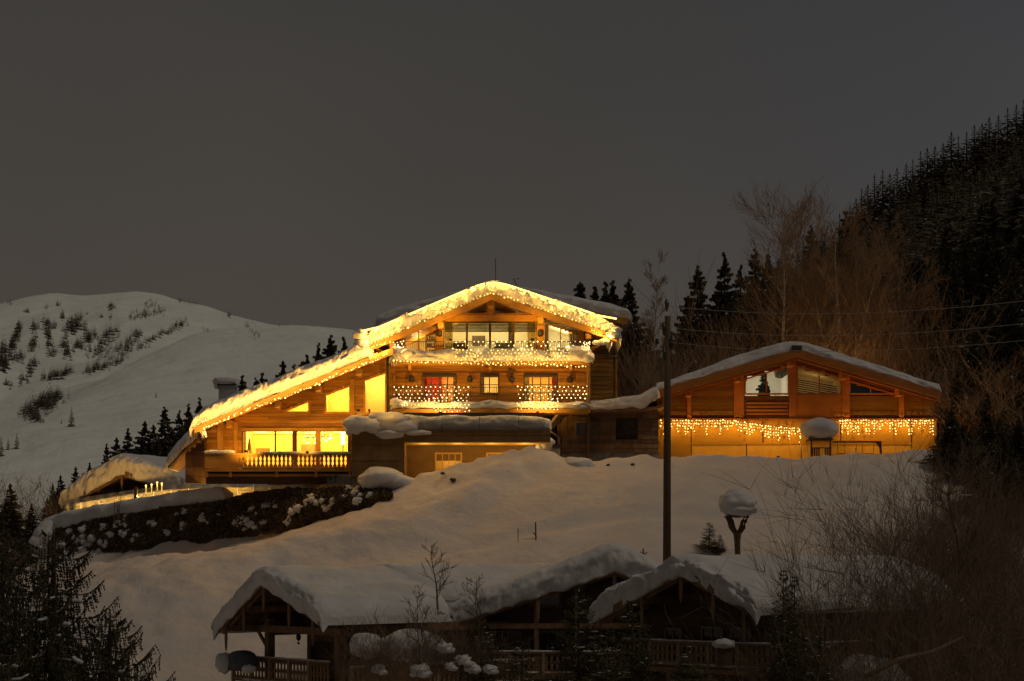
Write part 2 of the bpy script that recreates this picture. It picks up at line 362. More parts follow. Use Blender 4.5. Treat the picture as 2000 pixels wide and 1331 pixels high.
def t_right(x, y):
    zr = float(np.interp(x, [a for a, b in HILL], [b for a, b in HILL])); t = (y-230)/470
    if t < 0: return -30 + 0*y
    if t <= 1: z = -12*(1-t) + (zr+12*(1-t)*0)*(t**.85)
    else: z = zr - (y-700)*.05*(1+zr/120)
    return z + 4*fbm(x, y, .015, 3, 2.)*min(1, t*3)
def T(x, y):
    a, b = t_left(x, y), t_right(x, y)
    k = 6.; m = max(a, b)
    return m + k*math.log(math.exp((a-m)/k)+math.exp((b-m)/k)) - 3
def make_far():
    xs = np.concatenate([np.linspace(-1800, -620, 20)[:-1], np.arange(-620, 420, 7.), np.linspace(420, 1600, 24)])
    ys = np.concatenate([np.concatenate([np.arange(290, 880, 10.), np.arange(880, 1080, 5.), np.arange(1080, 1700, 9.)]), np.linspace(1710, 3200, 16)])
    mb = MB(); ny = len(ys)
    for x in xs:
        for y in ys: mb.v.append((x, y, T(x, y)))
    mb.f = [(i*ny+j, (i+1)*ny+j, (i+1)*ny+j+1, i*ny+j+1) for i in range(len(xs)-1) for j in range(ny-1)]
    mb.build('mountain', M['snow_far'], smooth=True, kind='structure')
make_far()
def hit_far(px, py, y0=360, y1=1690):
    """where the sight line through a pixel meets the far terrain"""
    y = y0
    while y < y1:
        if T(X_(px, y), y) >= Z_(py, y): return X_(px, y), y
        y += 8
    return None

# ---------------------------------------------------------------- trees
def spruce_mesh(name, h, r, wh, seed, far=False, bare=.06, snow=.25, mname='needle'):
    """foliage mesh, trunk mesh, snow mesh of a spruce standing at the origin"""
    rd = random.Random(seed); fo = MB(); sn = MB(); tr = MB()
    tr.tube([(0, 0, -.5), (0, 0, h*.5), (0, 0, h*.99)], [h*.018, h*.01, .02], 5)
    lean = rd.uniform(0, 6)
    for i in range(wh):
        t = i/(wh-1); zw = h*(bare + (1-bare)*t**.92)*.985
        L = r*((1-t)**.92)*rd.uniform(.9, 1.08) + .03*r
        nb = max(5, int((6 if far else 12)*(1-t*.5)))
        for k in range(nb):
            a = 2*math.pi*(k+rd.random()*.8)/nb + i*2.4
            l = L*rd.uniform(.6, 1.2)
            z = zw + rd.uniform(-.6, .6)*h/wh
            d = Vector((math.cos(a), math.sin(a), 0)); s = Vector((-d.y, d.x, 0))
            up = .25*(t-.25); dr = rd.uniform(.22, .42)*(1-t*.7)
            def pt(u): return Vector((0, 0, z)) + d*(l*u) + Vector((0, 0, l*(up*u - dr*u*u + .10*u**3)))
            w = l*.26
            if far:
                p0, p1, p2 = pt(.1), pt(.6), pt(1)
                fo.add([p0, p1+s*w-Vector((0, 0, w*.7)), p2, p1-s*w-Vector((0, 0, w*.7)), p1+Vector((0, 0, w*.2))], [(0, 1, 4), (1, 2, 4), (2, 3, 4), (3, 0, 4)])
                if rd.random() < snow:
                    q = pt(.75)+Vector((0, 0, w*.35)); sn.add([q-d*w*.6, q+s*w*.35, q+d*w*.5, q-s*w*.35], [(0, 1, 2, 3)])
                continue
            ns = 7
            for j in range(ns):
                u = .12+.88*(j/(ns-1)); p = pt(u)
                ww = w*(1.25-u)*rd.uniform(.7, 1.3)+.05
                for sg in (-1, 1):
                    tip = p + s*(sg*ww) + d*(ww*rd.uniform(.2, .8)) - Vector((0, 0, ww*rd.uniform(.3, .9)))
                    b = d*(.06+.09*l)
                    fo.add([p-b*.5, p+b*.7, tip+d*.03*l, tip-Vector((0, 0, .10+.05*l))], [(0, 1, 2, 3)])
            p = pt(.98); fo.add([pt(.8)+s*.04, pt(.8)-s*.04, p+d*.15*l], [(0, 1, 2)])
            fo.add([pt(.05)+s*w*.25, pt(.6)+s*w*.3, pt(.95), pt(.6)-s*w*.3, pt(.05)-s*w*.25], [(0, 1, 2, 3, 4)])
            if rd.random() < snow:
                u = rd.uniform(.4, .95); q = pt(u)+Vector((0, 0, .06)); ww = rd.uniform(.06, .16)*min(1.6, l)
                sn.add([q-d*ww*1.6-Vector((0,0,.05)), q+s*ww-Vector((0,0,.05)), q+d*ww*1.3-Vector((0,0,.09)), q-s*ww-Vector((0,0,.05)), q+Vector((0, 0, ww*.5))], [(0, 1, 4), (1, 2, 4), (2, 3, 4), (3, 0, 4)])
    for k in range(4):
        a = k*1.57+seed; fo.add([(0, 0, h*.90), (math.cos(a)*.07*r, math.sin(a)*.07*r, h*.91), (0, 0, h*1.01)], [(0, 1, 2)])
    return fo, tr, sn
def make_spruce(seed, h, r, wh, far=False, snow=.25, mname='needle'):
    fo, tr, sn = spruce_mesh('s', h, r, wh, seed, far, snow=snow)
    return (fo.mesh('crown', M[mname]), tr.mesh('trunk', M['bark']), sn.mesh('snow_clumps', M['snow_roof']) if sn.v else None)
def place_tree(name, meshes, loc, sc, rz, label, cat, group, sz=1.):
    e_ = empty(name, loc, label, cat, group); e_.rotation_euler = (0, 0, rz); e_.scale = (sc*sz, sc*sz, sc)
    for nm, me in zip(('crown', 'trunk', 'snow_clumps'), meshes):
        if me is None: continue
        o = bpy.data.objects.new(nm, me); col.objects.link(o); o.parent = e_
    return e_
SPR = [make_spruce(s, 10, r, 30, snow=sn) for s, r, sn in ((1, 2.5, .10), (2, 2.1, .06), (3, 2.9, .12), (4, 2.3, .08))]
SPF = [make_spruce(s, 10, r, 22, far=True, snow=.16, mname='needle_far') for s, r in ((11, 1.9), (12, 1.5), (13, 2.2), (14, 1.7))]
rnd = random.Random(5)
def spr(px, top, Y, foot=None, v=None, label='', group=None, wide=1., name='spruce_tree', near=True):
    """a spruce whose tip shows at (px, top) at depth Y and that stands on the ground there"""
    x = X_(px, Y); z0 = gz(x, Y) - .3 if Y < 300 else T(x, Y) - 1
    h = Z_(top, Y) - z0
    if foot is not None: h = Z_(top, Y) - Z_(foot, Y); z0 = Z_(foot, Y)
    v = v if v is not None else rnd.randrange(4)
    return place_tree(name, (SPR if near else SPF)[v], (x, Y, z0), h/10, rnd.uniform(0, 6), label, 'tree', group, wide*14/max(h, 9) if near and h > 14 else wide)

# trees straight behind the big chalet and between the two
for px, top, Y, w, lb in (
    (1133, 552, 150, 1.3, 'small dark spruce peeping over the right roof slope of the lit chalet, alone'),
    (1163, 562, 156, 1.0, 'low spruce left of the twin spruces above the lit chalet roof'),
    (1183, 553, 150, 1.0, 'left one of the twin spruces above the right roof corner'),
    (1196, 550, 152, 1.1, 'right one of the twin spruces above the right roof corner'),
    (1228, 545, 146, 1.0, 'tall pointed spruce just right of the lit chalet and its icicles'),
    (1362, 520, 150, 1.1, 'dark spruce right of the utility pole, left of the taller one'),
    (1342, 580, 156, 1.0, 'short spruce close to the utility pole on its right'),
    (1415, 495, 150, 1.0, 'tallest dark spruce between the utility pole and the birches'),
    (1446, 520, 160, 1.0, 'spruce touching the right side of the tallest one by the birches'),
    (1476, 486, 165, 1.1, 'dark spruce half hidden by the left edge of the birch crowns'),
    (1500, 500, 175, 1.1, 'spruce standing behind the left birch stem'),
    (1585, 440, 190, 1.1, 'spruce tip between the birch crowns'),
    (1652, 415, 185, 1.1, 'broad spruce rising right of the tallest birch crown'),
    (1400, 600, 175, 1.4, 'lower dark spruce behind the trees right of the pole'),
    (1540, 560, 200, 1.4, 'spruce in the gloom behind the two thin birch stems'),
    (1620, 520, 200, 1.4, 'spruce in the gloom behind the forked birch'),
    (1700, 520, 190, 1.4, 'dark spruce above the right roof slope of the low orange chalet'),
    (1760, 590, 150, 1.2, 'dark spruce just above the right eave of the low orange chalet'),
    (1270, 640, 170, 1.4, 'dark spruce filling the gap behind the bare tree with the pale stem'),
    (1310, 650, 175, 1.4, 'dark spruce directly behind the top of the utility pole'),
):
    spr(px, top, Y, label=lb, wide=w*1.35, group='spruces behind the two chalets')
# stand on the right, close behind the bushes
for px, top, Y, w, lb in (
    (1850, 560, 128, 1.2, 'dark spruce standing right of the low orange chalet'),
    (1905, 640, 118, 1.2, 'snow-flecked spruce rising behind the bare bushes, right of the chalet'),
    (1960, 600, 125, 1.2, 'tall dark spruce by the right edge of the photo'),
    (2010, 680, 112, 1.3, 'spruce cut by the right edge of the photo'),
    (1870, 720, 108, 1.0, 'lower spruce next to the icicle lights'),
    (1930, 760, 106, 1.2, 'bushy low spruce at the top of the bare thicket'),
    (1985, 830, 104, 1.3, 'wide low spruce at the right edge above the thicket'),
):
    spr(px, top, Y, label=lb, wide=w, group='spruces right of the low chalet')
# stand on the left, between the mountain and the chalet wing
for px, top, Y, w, lb in (
    (645, 655, 140, 1.2, 'largest spruce over the snowy wing roof, below the ridge lights'),
    (672, 660, 142, 1.1, 'spruce just left of the bright roof corner'),
    (622, 672, 142, 1.0, 'spruce left of the largest one over the wing roof'),
    (600, 695, 144, .9, 'slim spruce over the middle of the wing roof'),
    (553, 705, 140, .9, 'low spruce over the wing roof beside the bare larch'),
    (512, 730, 142, 1.0, 'right one of the small pair over the wing roof near the chimney'),
    (500, 738, 142, .9, 'left one of the small pair over the wing roof near the chimney'),
    (473, 735, 140, 1.0, 'spruce directly right of the snow-capped chimney'),
    (390, 778, 138, 1.1, 'spruce left of the chimney above the eave lights'),
    (368, 790, 139, 1.1, 'second spruce left of the eave lights'),
    (350, 803, 136, 1.2, 'tall dark spruce above the small snowy porch roof'),
    (322, 795, 137, 1.2, 'tallest spruce above the snowy shed roof'),
    (300, 830, 140, 1.0, 'spruce behind the ridge of the snowy shed'),
    (283, 823, 138, 1.1, 'pointed spruce behind the middle of the shed roof'),
    (250, 838, 137, 1.1, 'spruce above the crest of the shed roof snow'),
    (228, 855, 139, 1.0, 'spruce above the left half of the shed roof'),
    (208, 868, 139, .9, 'small spruce left of the crest of the shed roof'),
    (175, 905, 136, 1.0, 'low spruce over the left verge of the shed'),
    (148, 912, 137, .9, 'small pointed spruce beside the left verge of the shed'),
    (118, 928, 134, .9, 'slim spruce left of the shed eave'),
    (103, 945, 134, .9, 'last small spruce left of the shed'),
    (20, 945, 122, 1.1, 'dark spruce at the left edge of the photo'),
    (62, 985, 120, 1.2, 'broad spruce between the left edge and the glowing glass rail'),
    (0, 1000, 112, 1.3, 'spruce cut by the left edge above the big foreground spruce'),
    (95, 1010, 122, 1.0, 'spruce below the left end of the shed'),
):
    spr(px, top, Y, label=lb, wide=w, group='spruces left of the chalet wing')

for i, (px, top, Y) in enumerate(((1968, 585, 190), (1990, 560, 205), (2012, 600, 195), (1945, 610, 200), (1930, 560, 230), (2030, 570, 215), (1978, 650, 170))):
    spr(px, top, Y, label='dark spruce by the right edge, %s of a row half way up the slope' % ('first', 'second', 'third', 'fourth', 'fifth', 'sixth', 'lowest')[i], wide=1.3, group='spruces half way up at the right edge')
k = 0
while k < 34:
    px = rnd.uniform(1860, 2090); Y = rnd.uniform(114, 215); x = X_(px, Y)
    k += 1
    place_tree('spruce_tree', SPR[rnd.randrange(4)], (x, Y, gz(x, Y)-.4), rnd.uniform(.75, 1.25), rnd.uniform(0, 6), 'dark spruce in the packed stand by the right edge', 'tree', 'spruces packed by the right edge', 1.15)
for i, (px, top, Y) in enumerate(((1858, 800, 99), (1880, 830, 98), (1905, 845, 97), (1935, 820, 98.5), (1960, 850, 96.5), (1990, 815, 98), (2020, 840, 97), (1918, 890, 94), (1975, 895, 93), (2008, 905, 92))):
    spr(px, top, Y, label='low bushy spruce before the dark stand at the right, number %s from the left' % ('one', 'two', 'three', 'four', 'five', 'six', 'seven', 'eight', 'nine', 'ten')[i] if False else ['low bushy spruce right beside the end of the icicle lights', 'low bushy spruce just right of the one by the icicle lights', 'low spruce above the thickest trunk of the thicket', 'taller of the low spruces above the thicket', 'broad low spruce above the right part of the thicket', 'low spruce near the right edge above the thicket', 'low spruce cut by the right edge above the thicket', 'small spruce standing in the thicket top', 'small spruce in the thicket top, further right', 'small spruce in the thicket top at the right edge'][i], wide=1.7, group='low spruces above the thicket')
for i in range(26):
    t = i/25; px = 95+305*t+rnd.uniform(-6, 6); top = 965-165*t+rnd.uniform(-4, 22)
    spr(px, top, 133+rnd.uniform(-2, 3), label='dark spruce in the lower row of the belt left of the chalet wing', wide=rnd.uniform(1.1, 1.4), group='lower row of spruces left of the chalet wing')
for i in range(12):
    t = i/11; px = 480+210*t+rnd.uniform(-5, 5); top = 745-72*t+rnd.uniform(0, 20)
    spr(px, top, 141+rnd.uniform(-2, 3), label='dark spruce in the row just behind the wing roof snow', wide=rnd.uniform(1.1, 1.3), group='row of spruces just behind the wing roof')
# forest on the right hillside: skyline trees one by one, the mass behind them as stuff
sk = [(2000,205),(1985,215),(1968,222),(1950,236),(1932,240),(1918,252),(1903,255),(1888,268),(1872,276),(1858,268),(1842,290),(1826,296),(1811,300),(1798,306),(1783,322),(1770,330),(1752,338),(1738,350),(1724,342),(1708,352),(1695,372),(1683,378),(1672,398),(1660,412),(1640,428),(2020,195),(2040,190),(1605,455),(1570,470),(1530,490)]
for px, top in sk:
    Y = 700 + rnd.uniform(-25, 5)
    spr(px, top-12, Y, foot=top+75, wide=rnd.uniform(1.5, 2.0), near=False, label='dark spruce on the skyline of the right-hand forest slope', group='spruces along the forest skyline')
k = 0
while k < 75:
    y = rnd.uniform(150, 330); x = rnd.uniform(20, 110); px = 1000+F*x/y
    if px < 1560 or px > 2060: continue
    k += 1
    place_tree('spruce_tree', SPR[rnd.randrange(4)], (x, y, max(gz(x, y), T(x, y) if y > 300 else -99)-.5), rnd.uniform(.8, 1.35), rnd.uniform(0, 6), 'dark spruce in the lower part of the right-hand forest', 'tree', 'spruces in the lower part of the right-hand forest', 1.1)
def forest(name, pts, label, mname='needle_far', snow=.2, seed=0, kind='stuff', wide=1., wh=10):
    rd = random.Random(seed); fo = MB(); sn = MB()
    base = [spruce_mesh('f', 10, r, wh, s, True, snow=snow) for s, r in ((31, 1.9), (32, 1.6), (33, 2.3), (34, 2.0))]
    for (x, y, z, h) in pts:
        f_, t_, s_ = base[rd.randrange(4)]; a = rd.uniform(0, 6); c, s = math.cos(a), math.sin(a); k = h/10; w = k*rd.uniform(.85, 1.25)*wide
        for src, dst in ((f_, fo), (s_, sn)):
            b = len(dst.v); dst.v += [(x+(vx*c-vy*s)*w, y+(vx*s+vy*c)*w, z+vz*k) for vx, vy, vz in src.v]
            dst.f += [tuple(i+b for i in f) for f in src.f]
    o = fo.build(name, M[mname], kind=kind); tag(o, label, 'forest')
    if sn.v:
        q = sn.build('snow_clumps', M['snow_far'], parent=o, kind=kind)
    return o
pts = []; rd = random.Random(77)
tries = 0
while len(pts) < 2250 and tries < 20000:
    tries += 1
    y = 235 + 490*rd.random()**.75; x = rd.uniform(10, 215)
    px = 1000+F*x/y
    if px < 1180 or px > 2080: continue
    pts.append((x, y, max(T(x, y), gz(x, y) if y < 320 else -99)-1, rd.uniform(12, 19)))
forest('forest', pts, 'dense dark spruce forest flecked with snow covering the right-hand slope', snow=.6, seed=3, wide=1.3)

pts = []
while len(pts) < 650:
    y = rd.uniform(330, 760); x = rd.uniform(215, 400)
    if x < y*.28: continue
    pts.append((x, y, T(x, y)-1, rd.uniform(14, 22)))
forest('forest', pts, 'spruce forest going on over the slope right of the photo', snow=.2, seed=5, wide=1.7, wh=6)
# trees on the snowy mountain, placed in the drifts where the photo has them
BAND = [ # drifts of trees: x0, y0, x1, y1, half width, count, tree height in frame pixels
 (8,686,8,732,7,34,16),(17,700,40,642,6,40,13),(36,708,38,700,9,16,12),(67,640,67,645,6,9,12),(60,690,70,668,8,22,12),(92,635,92,642,8,14,12),(92,656,95,684,6,20,12),(107,640,107,640,4,5,11),(122,622,122,624,5,6,11),
 (134,652,156,628,12,46,13),(122,672,132,698,8,24,12),(150,680,152,684,11,20,12),(172,660,175,668,11,28,12),(95,700,106,690,6,12,11),(60,738,67,712,7,16,13),(84,745,142,730,8,46,12),(16,758,18,758,8,9,10),(36,754,56,746,6,16,11),
 (182,700,222,654,17,80,10),(168,730,238,708,9,62,10),(232,698,272,652,12,72,9),(268,684,364,632,6,80,8),(252,624,316,614,10,40,8),(285,596,300,600,8,16,6),(216,601,217,603,6,10,8),(199,624,199,625,4,4,7),(216,624,216,626,2,3,7),
 (53,610,54,614,4,5,7),(92,600,93,604,3,4,9),(112,598,114,599,4,5,8),(20,593,22,594,5,4,6),(345,588,388,594,5,22,5),(445,621,460,602,7,26,7),(476,616,524,622,4,20,5),(478,634,504,660,8,18,6),(392,642,410,650,6,8,5),(543,634,548,640,4,4,5),(170,615,171,616,2,2,6),(310,600,312,602,3,3,5),
 (52,815,118,778,14,130,15),(60,820,84,828,5,16,14)]
mp = []
for x0, y0, x1, y1, w, n, hp in BAND:
    for i in range(int(n*1.7)):
        t = rd.random(); px = x0+(x1-x0)*t+rd.gauss(0, w*.55); py = y0+(y1-y0)*t+rd.gauss(0, w*.45)
        q = hit_far(px, py)
        if q: mp.append((q[0], q[1], T(*q)-.4, hp*rd.uniform(.8, 1.9)*q[1]/F))
ROCKS = []
for px, py, w, lb in ((352, 584, 22, 'dark rocky outcrop with firs just under the mountain crest'), (380, 590, 14, 'smaller dark rocks right of the outcrop under the mountain crest'), (452, 612, 14, 'dark rocks on the mountain shoulder, left of two'), (484, 614, 18, 'dark rocks on the mountain shoulder, right of two')):
    q = hit_far(px, py)
    if q:
        m = MB(); w_ = w*q[1]/F/2
        for k in range(5): m.blob((q[0]+rd.uniform(-1, 1)*w_, q[1]+rd.uniform(-4, 4), T(*q)+rd.uniform(-.5, 1.)), (w_*rd.uniform(.25, .5), 4, w_*rd.uniform(.15, .35)), 8, 6, .5, 2, k+px)
        tag(m.build('rock_outcrop', M['stone'], origin=(q[0], q[1], T(*q)), kind='stuff'), lb, 'rocks')
forest('mountain_trees', mp, 'scattered drifts of small dark spruces on the snowy mountain', snow=.1, seed=8, wide=1.35)
for px, py, hp, lb in ((140, 838, 40, 'lone dark spruce on the open snowfield of the mountain'), (305, 783, 14, 'tiny lone spruce on the empty snowfield left of the chimney'),
                       (33, 878, 34, 'dark spruce low on the snowfield near the left edge'), (16, 885, 26, 'thin spruce beside the dark one low on the snowfield'), (2, 893, 42, 'spruce cut by the left edge low on the snowfield'), (120, 830, 12, 'tiny spruce left of the lone one on the snowfield')):
    q = hit_far(px, py)
    if q: place_tree('spruce_tree', SPF[0], (q[0], q[1], T(*q)-.3), hp*q[1]/F/10, 1, lb, 'tree', 'lone spruces on the mountain snowfield', 1.1)
# ---------------------------------------------------------------- bare trees and bushes
def grow(mb, fine, p, d, L, r, depth, rd, spread=.6, lift=.12, kids=(3, 5)):
    n = 4 if depth > 1 else 3; pts = [p.copy()]; q = p.copy(); dd = d.copy(); br = []
    for i in range(n):
        dd = (dd + Vector((rd.gauss(0, .10), rd.gauss(0, .10), rd.gauss(0, .08) + lift*.5))).normalized()
        q = q + dd*(L/n); pts.append(q.copy()); br.append((q.copy(), dd.copy(), (i+1)/n))
    rads = [r*(1-.75*i/n) for i in range(n+1)]
    (mb if r > .022 else fine).tube(pts, rads, 5 if r > .03 else 3, cap=False)
    if depth <= 0: return
    nk = rd.randint(*kids)
    for k in range(nk):
        b = br[rd.randrange(0 if depth < 3 else 1, n)]
        a = rd.uniform(0, 2*math.pi); ax = b[1].orthogonal().normalized()
        ax.rotate(Matrix.Rotation(a, 3, b[1]))
        nd = (b[1]*math.cos(spread) + ax*math.sin(spread)*rd.uniform(.6, 1.3) + Vector((0, 0, lift))).normalized()
        grow(mb, fine, b[0], nd, L*rd.uniform(.5, .78), max(.009, r*(1-.7*b[2])*rd.uniform(.5, .8)), depth-1, rd, spread, lift, kids)

def birch(px, top, Y, foot, label, seed, lean=0., fork=False, r=.16, crown=.55, limb=1.):
    rd = random.Random(seed); x = X_(px, Y); z0 = gz(x, Y)-.3; h = Z_(top, Y)-z0
    e_ = empty('birch_tree', (x, Y, z0), label, 'tree', None)
    tr = MB(); lb = MB(); fi = MB(); base = Vector((x, Y, z0))
    stems = [(lean, 1.0)] + ([(lean+.22, .86), (lean-.12, .75)] if fork else [])
    for ln, hh in stems:
        pts = []; H = h*hh
        for i in range(13):
            t = i/12; fk = max(0, t-.3) if ln != lean else 0
            pts.append(base + Vector(((lean*t + (ln-lean)*fk*1.4)*H + .12*math.sin(t*9+seed), .3*math.sin(t*5+seed), t*H)))
        tr.tube(pts, [max(.015, r*(1-t/12)**.8*(.8 if ln != lean else 1)) for t in range(13)], 7)
        for i in range(4, 13):
            t = i/12
            for k in range(5 if t > crown-.1 else 1):
                a = rd.uniform(0, 2*math.pi); u = rd.uniform(-.5, .5)
                p = pts[i].lerp(pts[i-1], rd.random())
                d = Vector((math.cos(a)*.8, math.sin(a)*.8, rd.uniform(.5, 1.1))).normalized()
                grow(lb, fi, p, d, limb*h*rd.uniform(.10, .19)*(1.25-t*.55), .045*(1.3-t), 3, rd, .5, .10, (4, 5))
    tr.build('trunk', M['birch'], e_, smooth=True)
    if lb.v: lb.build('limbs', M['birch'], e_, kind='stuff')
    fi.build('twigs', M['twig'], e_, kind='stuff')
    return e_
birch(1535, 432, 126, None, 'birch with the left of two thin pale stems, left of the low chalet ridge', 1, lean=-.02, r=.2)
birch(1562, 440, 129, None, 'birch with the straight thin stem right behind the ridge of the low chalet', 2, lean=-.01, r=.17)
birch(1636, 455, 124, None, 'birch with the pale forked trunk right of the low chalet ridge', 3, lean=-.0, fork=True, r=.26)
birch(1690, 500, 127, None, 'leaning birch above the right roof slope of the low chalet', 4, lean=.06, fork=True, r=.14)
birch(1282, 530, 136, None, 'tall slender leafless tree with pale stem just left of the utility pole', 5, lean=0, r=.13, crown=.6, limb=.42)

BB = []; BH = []; TH = []
def top_of(*mbs):
    z = sorted(v[2] for m in mbs for v in m.v); return z[int(len(z)*.985)]
def bush_meshes(seed, h, w, stems, depth=2, kids=(3, 5), up=.16, r=.03):
    rd = random.Random(seed); a_ = MB(); f_ = MB()
    for i in range(stems):
        a = rd.uniform(0, 2*math.pi); o = rd.uniform(0, .35)*w
        d = Vector((math.cos(a)*rd.uniform(.1, .75)*w/h*1.4, math.sin(a)*rd.uniform(.1, .75)*w/h*1.4, 1)).normalized()
        grow(a_, f_, Vector((math.cos(a)*o, math.sin(a)*o, -.4)), d, h*rd.uniform(.5, .85), r*rd.uniform(.6, 1.1), depth, rd, .42, up, kids)
    return a_, f_
for s in range(4):
    a_, f_ = bush_meshes(40+s, 5, 2.6, 15, 3, (3, 5))
    BH.append(top_of(a_, f_)); BB.append((a_.mesh('stems', M['twig']), f_.mesh('twigs', M['twig']), a_.mesh('stems', M['twig_dark']), f_.mesh('twigs', M['twig_dark'])))
def bush(px, top, Y, w, label, group, dark=False, v=None, z0=None, name='bare_bush'):
    x = X_(px, Y); z0 = (gz(x, Y) if z0 is None else z0) - .2; h = max(1.0, Z_(top, Y)-z0)
    vi = rnd.randrange(4) if v is None else v; b = BB[vi]; e_ = empty(name, (x, Y, z0), label, 'bush', group)
    e_.rotation_euler = (0, 0, rnd.uniform(0, 6)); e_.scale = (w/3., w/3., h/BH[vi])
    for nm, me in (('stems', b[2 if dark else 0]), ('twigs', b[3 if dark else 1])):
        o = bpy.data.objects.new(nm, me); col.objects.link(o); o.parent = e_; tag(o, kind='stuff')
    return e_
# brown leafless trees lit by the chalets, behind the gap and the right-hand roof
for px, top, Y, w, lb in (
    (1235, 690, 118, 4.5, 'leafless brown bush right behind the plain side wall of the lit chalet'),
    (1262, 650, 122, 5, 'leafless brown bush left of the slender pale stem'),
    (1305, 660, 120, 5, 'leafless brown bush around the middle of the utility pole'),
    (1350, 640, 121, 5, 'leafless brown bush right of the utility pole'),
    (1385, 660, 123, 4.5, 'leafless brown bush above the left roof snow of the low chalet'),
    (1430, 640, 128, 6, 'tall leafless bush between the tallest spruce and the birches'),
    (1475, 560, 132, 7, 'leafless tree left of the birch crowns'),
    (1500, 620, 125, 6, 'leafless bush filling under the left birch'),
    (1590, 500, 133, 7, 'leafless bush between the thin stems and the forked birch'),
    (1660, 500, 131, 7, 'leafless bush behind the forked birch'),
    (1730, 540, 128, 7, 'leafless bush over the right roof slope of the low chalet'),
    (1780, 620, 124, 6, 'leafless bush above the right eave of the low chalet'),
    (1835, 680, 118, 6, 'leafless bush just right of the right eave of the low chalet'),
    (1880, 700, 112, 6, 'leafless bush in front of the spruces right of the low chalet'),
    (1950, 730, 108, 6, 'leafless bush at the upper right of the thicket')):
    bush(px, top, Y, w, lb, 'leafless bushes behind the chalets')
# thicket lower right, foreground
TK = []
for s_ in range(3):
    rd = random.Random(60+s_); a_ = MB(); f_ = MB()
    for i in range(24):
        a = rd.uniform(0, 6.28); o = rd.uniform(0, 2.0); tilt = rd.uniform(.05, .65)
        grow(a_, f_, Vector((math.cos(a)*o, math.sin(a)*o, -.5)), Vector((math.cos(a)*tilt, math.sin(a)*tilt, 1)).normalized(), rd.uniform(3.0, 5.6), .035, 3, rd, .55, .05, (3, 4))
    TH.append(top_of(a_, f_)); TK.append((a_.mesh('stems', M['twig_dark']), f_.mesh('twigs', M['twig_dark'])))
tk = [(1615, 1085, 66, 'lowest bare bush at the left tip of the thicket, before the snowy roof'), (1665, 985, 70, 'bare bush at the left edge of the thicket leaning over the slope'), (1725, 925, 76, 'bare bush below the swing'),
      (1780, 1010, 68, 'bare bush in front, left of the thickest trunk'), (1800, 905, 80, 'tall bare bush reaching the berm left of the thickest trunk'), (1850, 990, 72, 'bare bush wrapped round the thickest trunk'),
      (1905, 930, 78, 'tall bare bush just right of the thickest trunk'), (1940, 1040, 66, 'bare bush in the right half of the thicket, in front'), (1985, 950, 76, 'tall bare bush at the right edge of the photo'),
      (1650, 1060, 73, 'low bare bush behind the left tip of the thicket'), (1755, 935, 84, 'bare bush right behind the thin tree before the swing'), (1820, 915, 86, 'bare bush on the crest left of the dark spruces'), (1880, 900, 88, 'bare bush on the crest under the dark spruces'),
      (1870, 935, 84, 'dense bare bush on the slope below the low spruces'), (1915, 925, 86, 'dense bare bush right below the taller low spruce'), (1962, 925, 85, 'dense bare bush below the broad low spruce'), (2010, 935, 84, 'dense bare bush below the right edge spruces'),
      (1890, 1060, 67, 'brown bare bush right of the fallen trunk'), (1850, 1090, 63, 'brown bare bush above the end of the fallen trunk'), (2000, 1050, 68, 'brown bare bush at the right edge, half way down'), (1640, 1150, 64, 'low bare bush over the end of the right roof eave'),
      (1940, 900, 90, 'bare bush on the crest near the right edge'), (2000, 900, 88, 'bare bush on the crest at the right edge'), (1925, 980, 70, 'dense bare bush between the thickest trunk and the right edge'), (1800, 1080, 64, 'dense bare bush left of the fallen trunk'),
      (1710, 1130, 62, 'bare bush over the snow bank at the end of the chalet'), (1840, 1160, 60, 'bare bush above the fallen trunk'), (1980, 1120, 62, 'bare bush in the bottom right corner')]
for i, (px, top, Y, lb) in enumerate(tk):
    x = X_(px, Y); z0 = gz(x, Y)-.2; h = Z_(top, Y)-z0; e_ = empty('bare_bush', (x, Y, z0), lb, 'bush', 'leafless bushes of the lower right thicket')
    k = h/TH[i % 3]; e_.rotation_euler = (0, 0, i*1.7); e_.scale = (k, k, k)
    for nm, me in zip(('stems', 'twigs'), TK[i % 3]):
        o = bpy.data.objects.new(nm, me); col.objects.link(o); o.parent = e_; tag(o, kind='stuff')
# bushes far left
for px, top, Y, w, lb in ((45, 930, 128, 5, 'leafless bush left of the shed under the mountain'), (85, 950, 130, 4, 'leafless bush touching the left eave of the shed'), (15, 1040, 100, 4, 'dark leafless bush above the big foreground spruce at the left edge')):
    bush(px, top, Y, w, lb, 'leafless bushes at the far left', dark=True)

# dark single trees in the right thicket
def thick_tree(px, top, Y, foot, seed, label):
    rd = random.Random(seed); p = P(px, foot, Y); h = Z_(top, Y)-p.z
    e_ = empty('bare_tree', p, label, 'tree'); a_ = MB(); f_ = MB(); t_ = MB()
    pts = [p + Vector((.25*math.sin(i*.9+seed)*i/8, 0, h*i/10)) for i in range(11)]
    t_.tube(pts, [.15*(1-i/11)+.02 for i in range(11)], 7)
    for i in range(2, 11):
        for k in range(4):
            a = rd.uniform(0, 6.28); d = Vector((math.cos(a), math.sin(a)*.7, rd.uniform(.2, .9))).normalized()
            grow(a_, f_, pts[i], d, h*rd.uniform(.16, .28)*(1.2-i/14), .035, 3, rd, .5, .1, (3, 5))
    t_.build('trunk', M['twig_dark'], e_, smooth=True)
    a_.build('limbs', M['twig_dark'], e_, kind='stuff'); f_.build('twigs', M['twig_dark'], e_, kind='stuff')
thick_tree(1866, 930, 74, 1300, 3, 'dark leafless tree with the thickest trunk, in the middle of the lower right thicket')
t_ = MB(); a_, b_ = P(1690, 1322, 60), P(1880, 1245, 61)
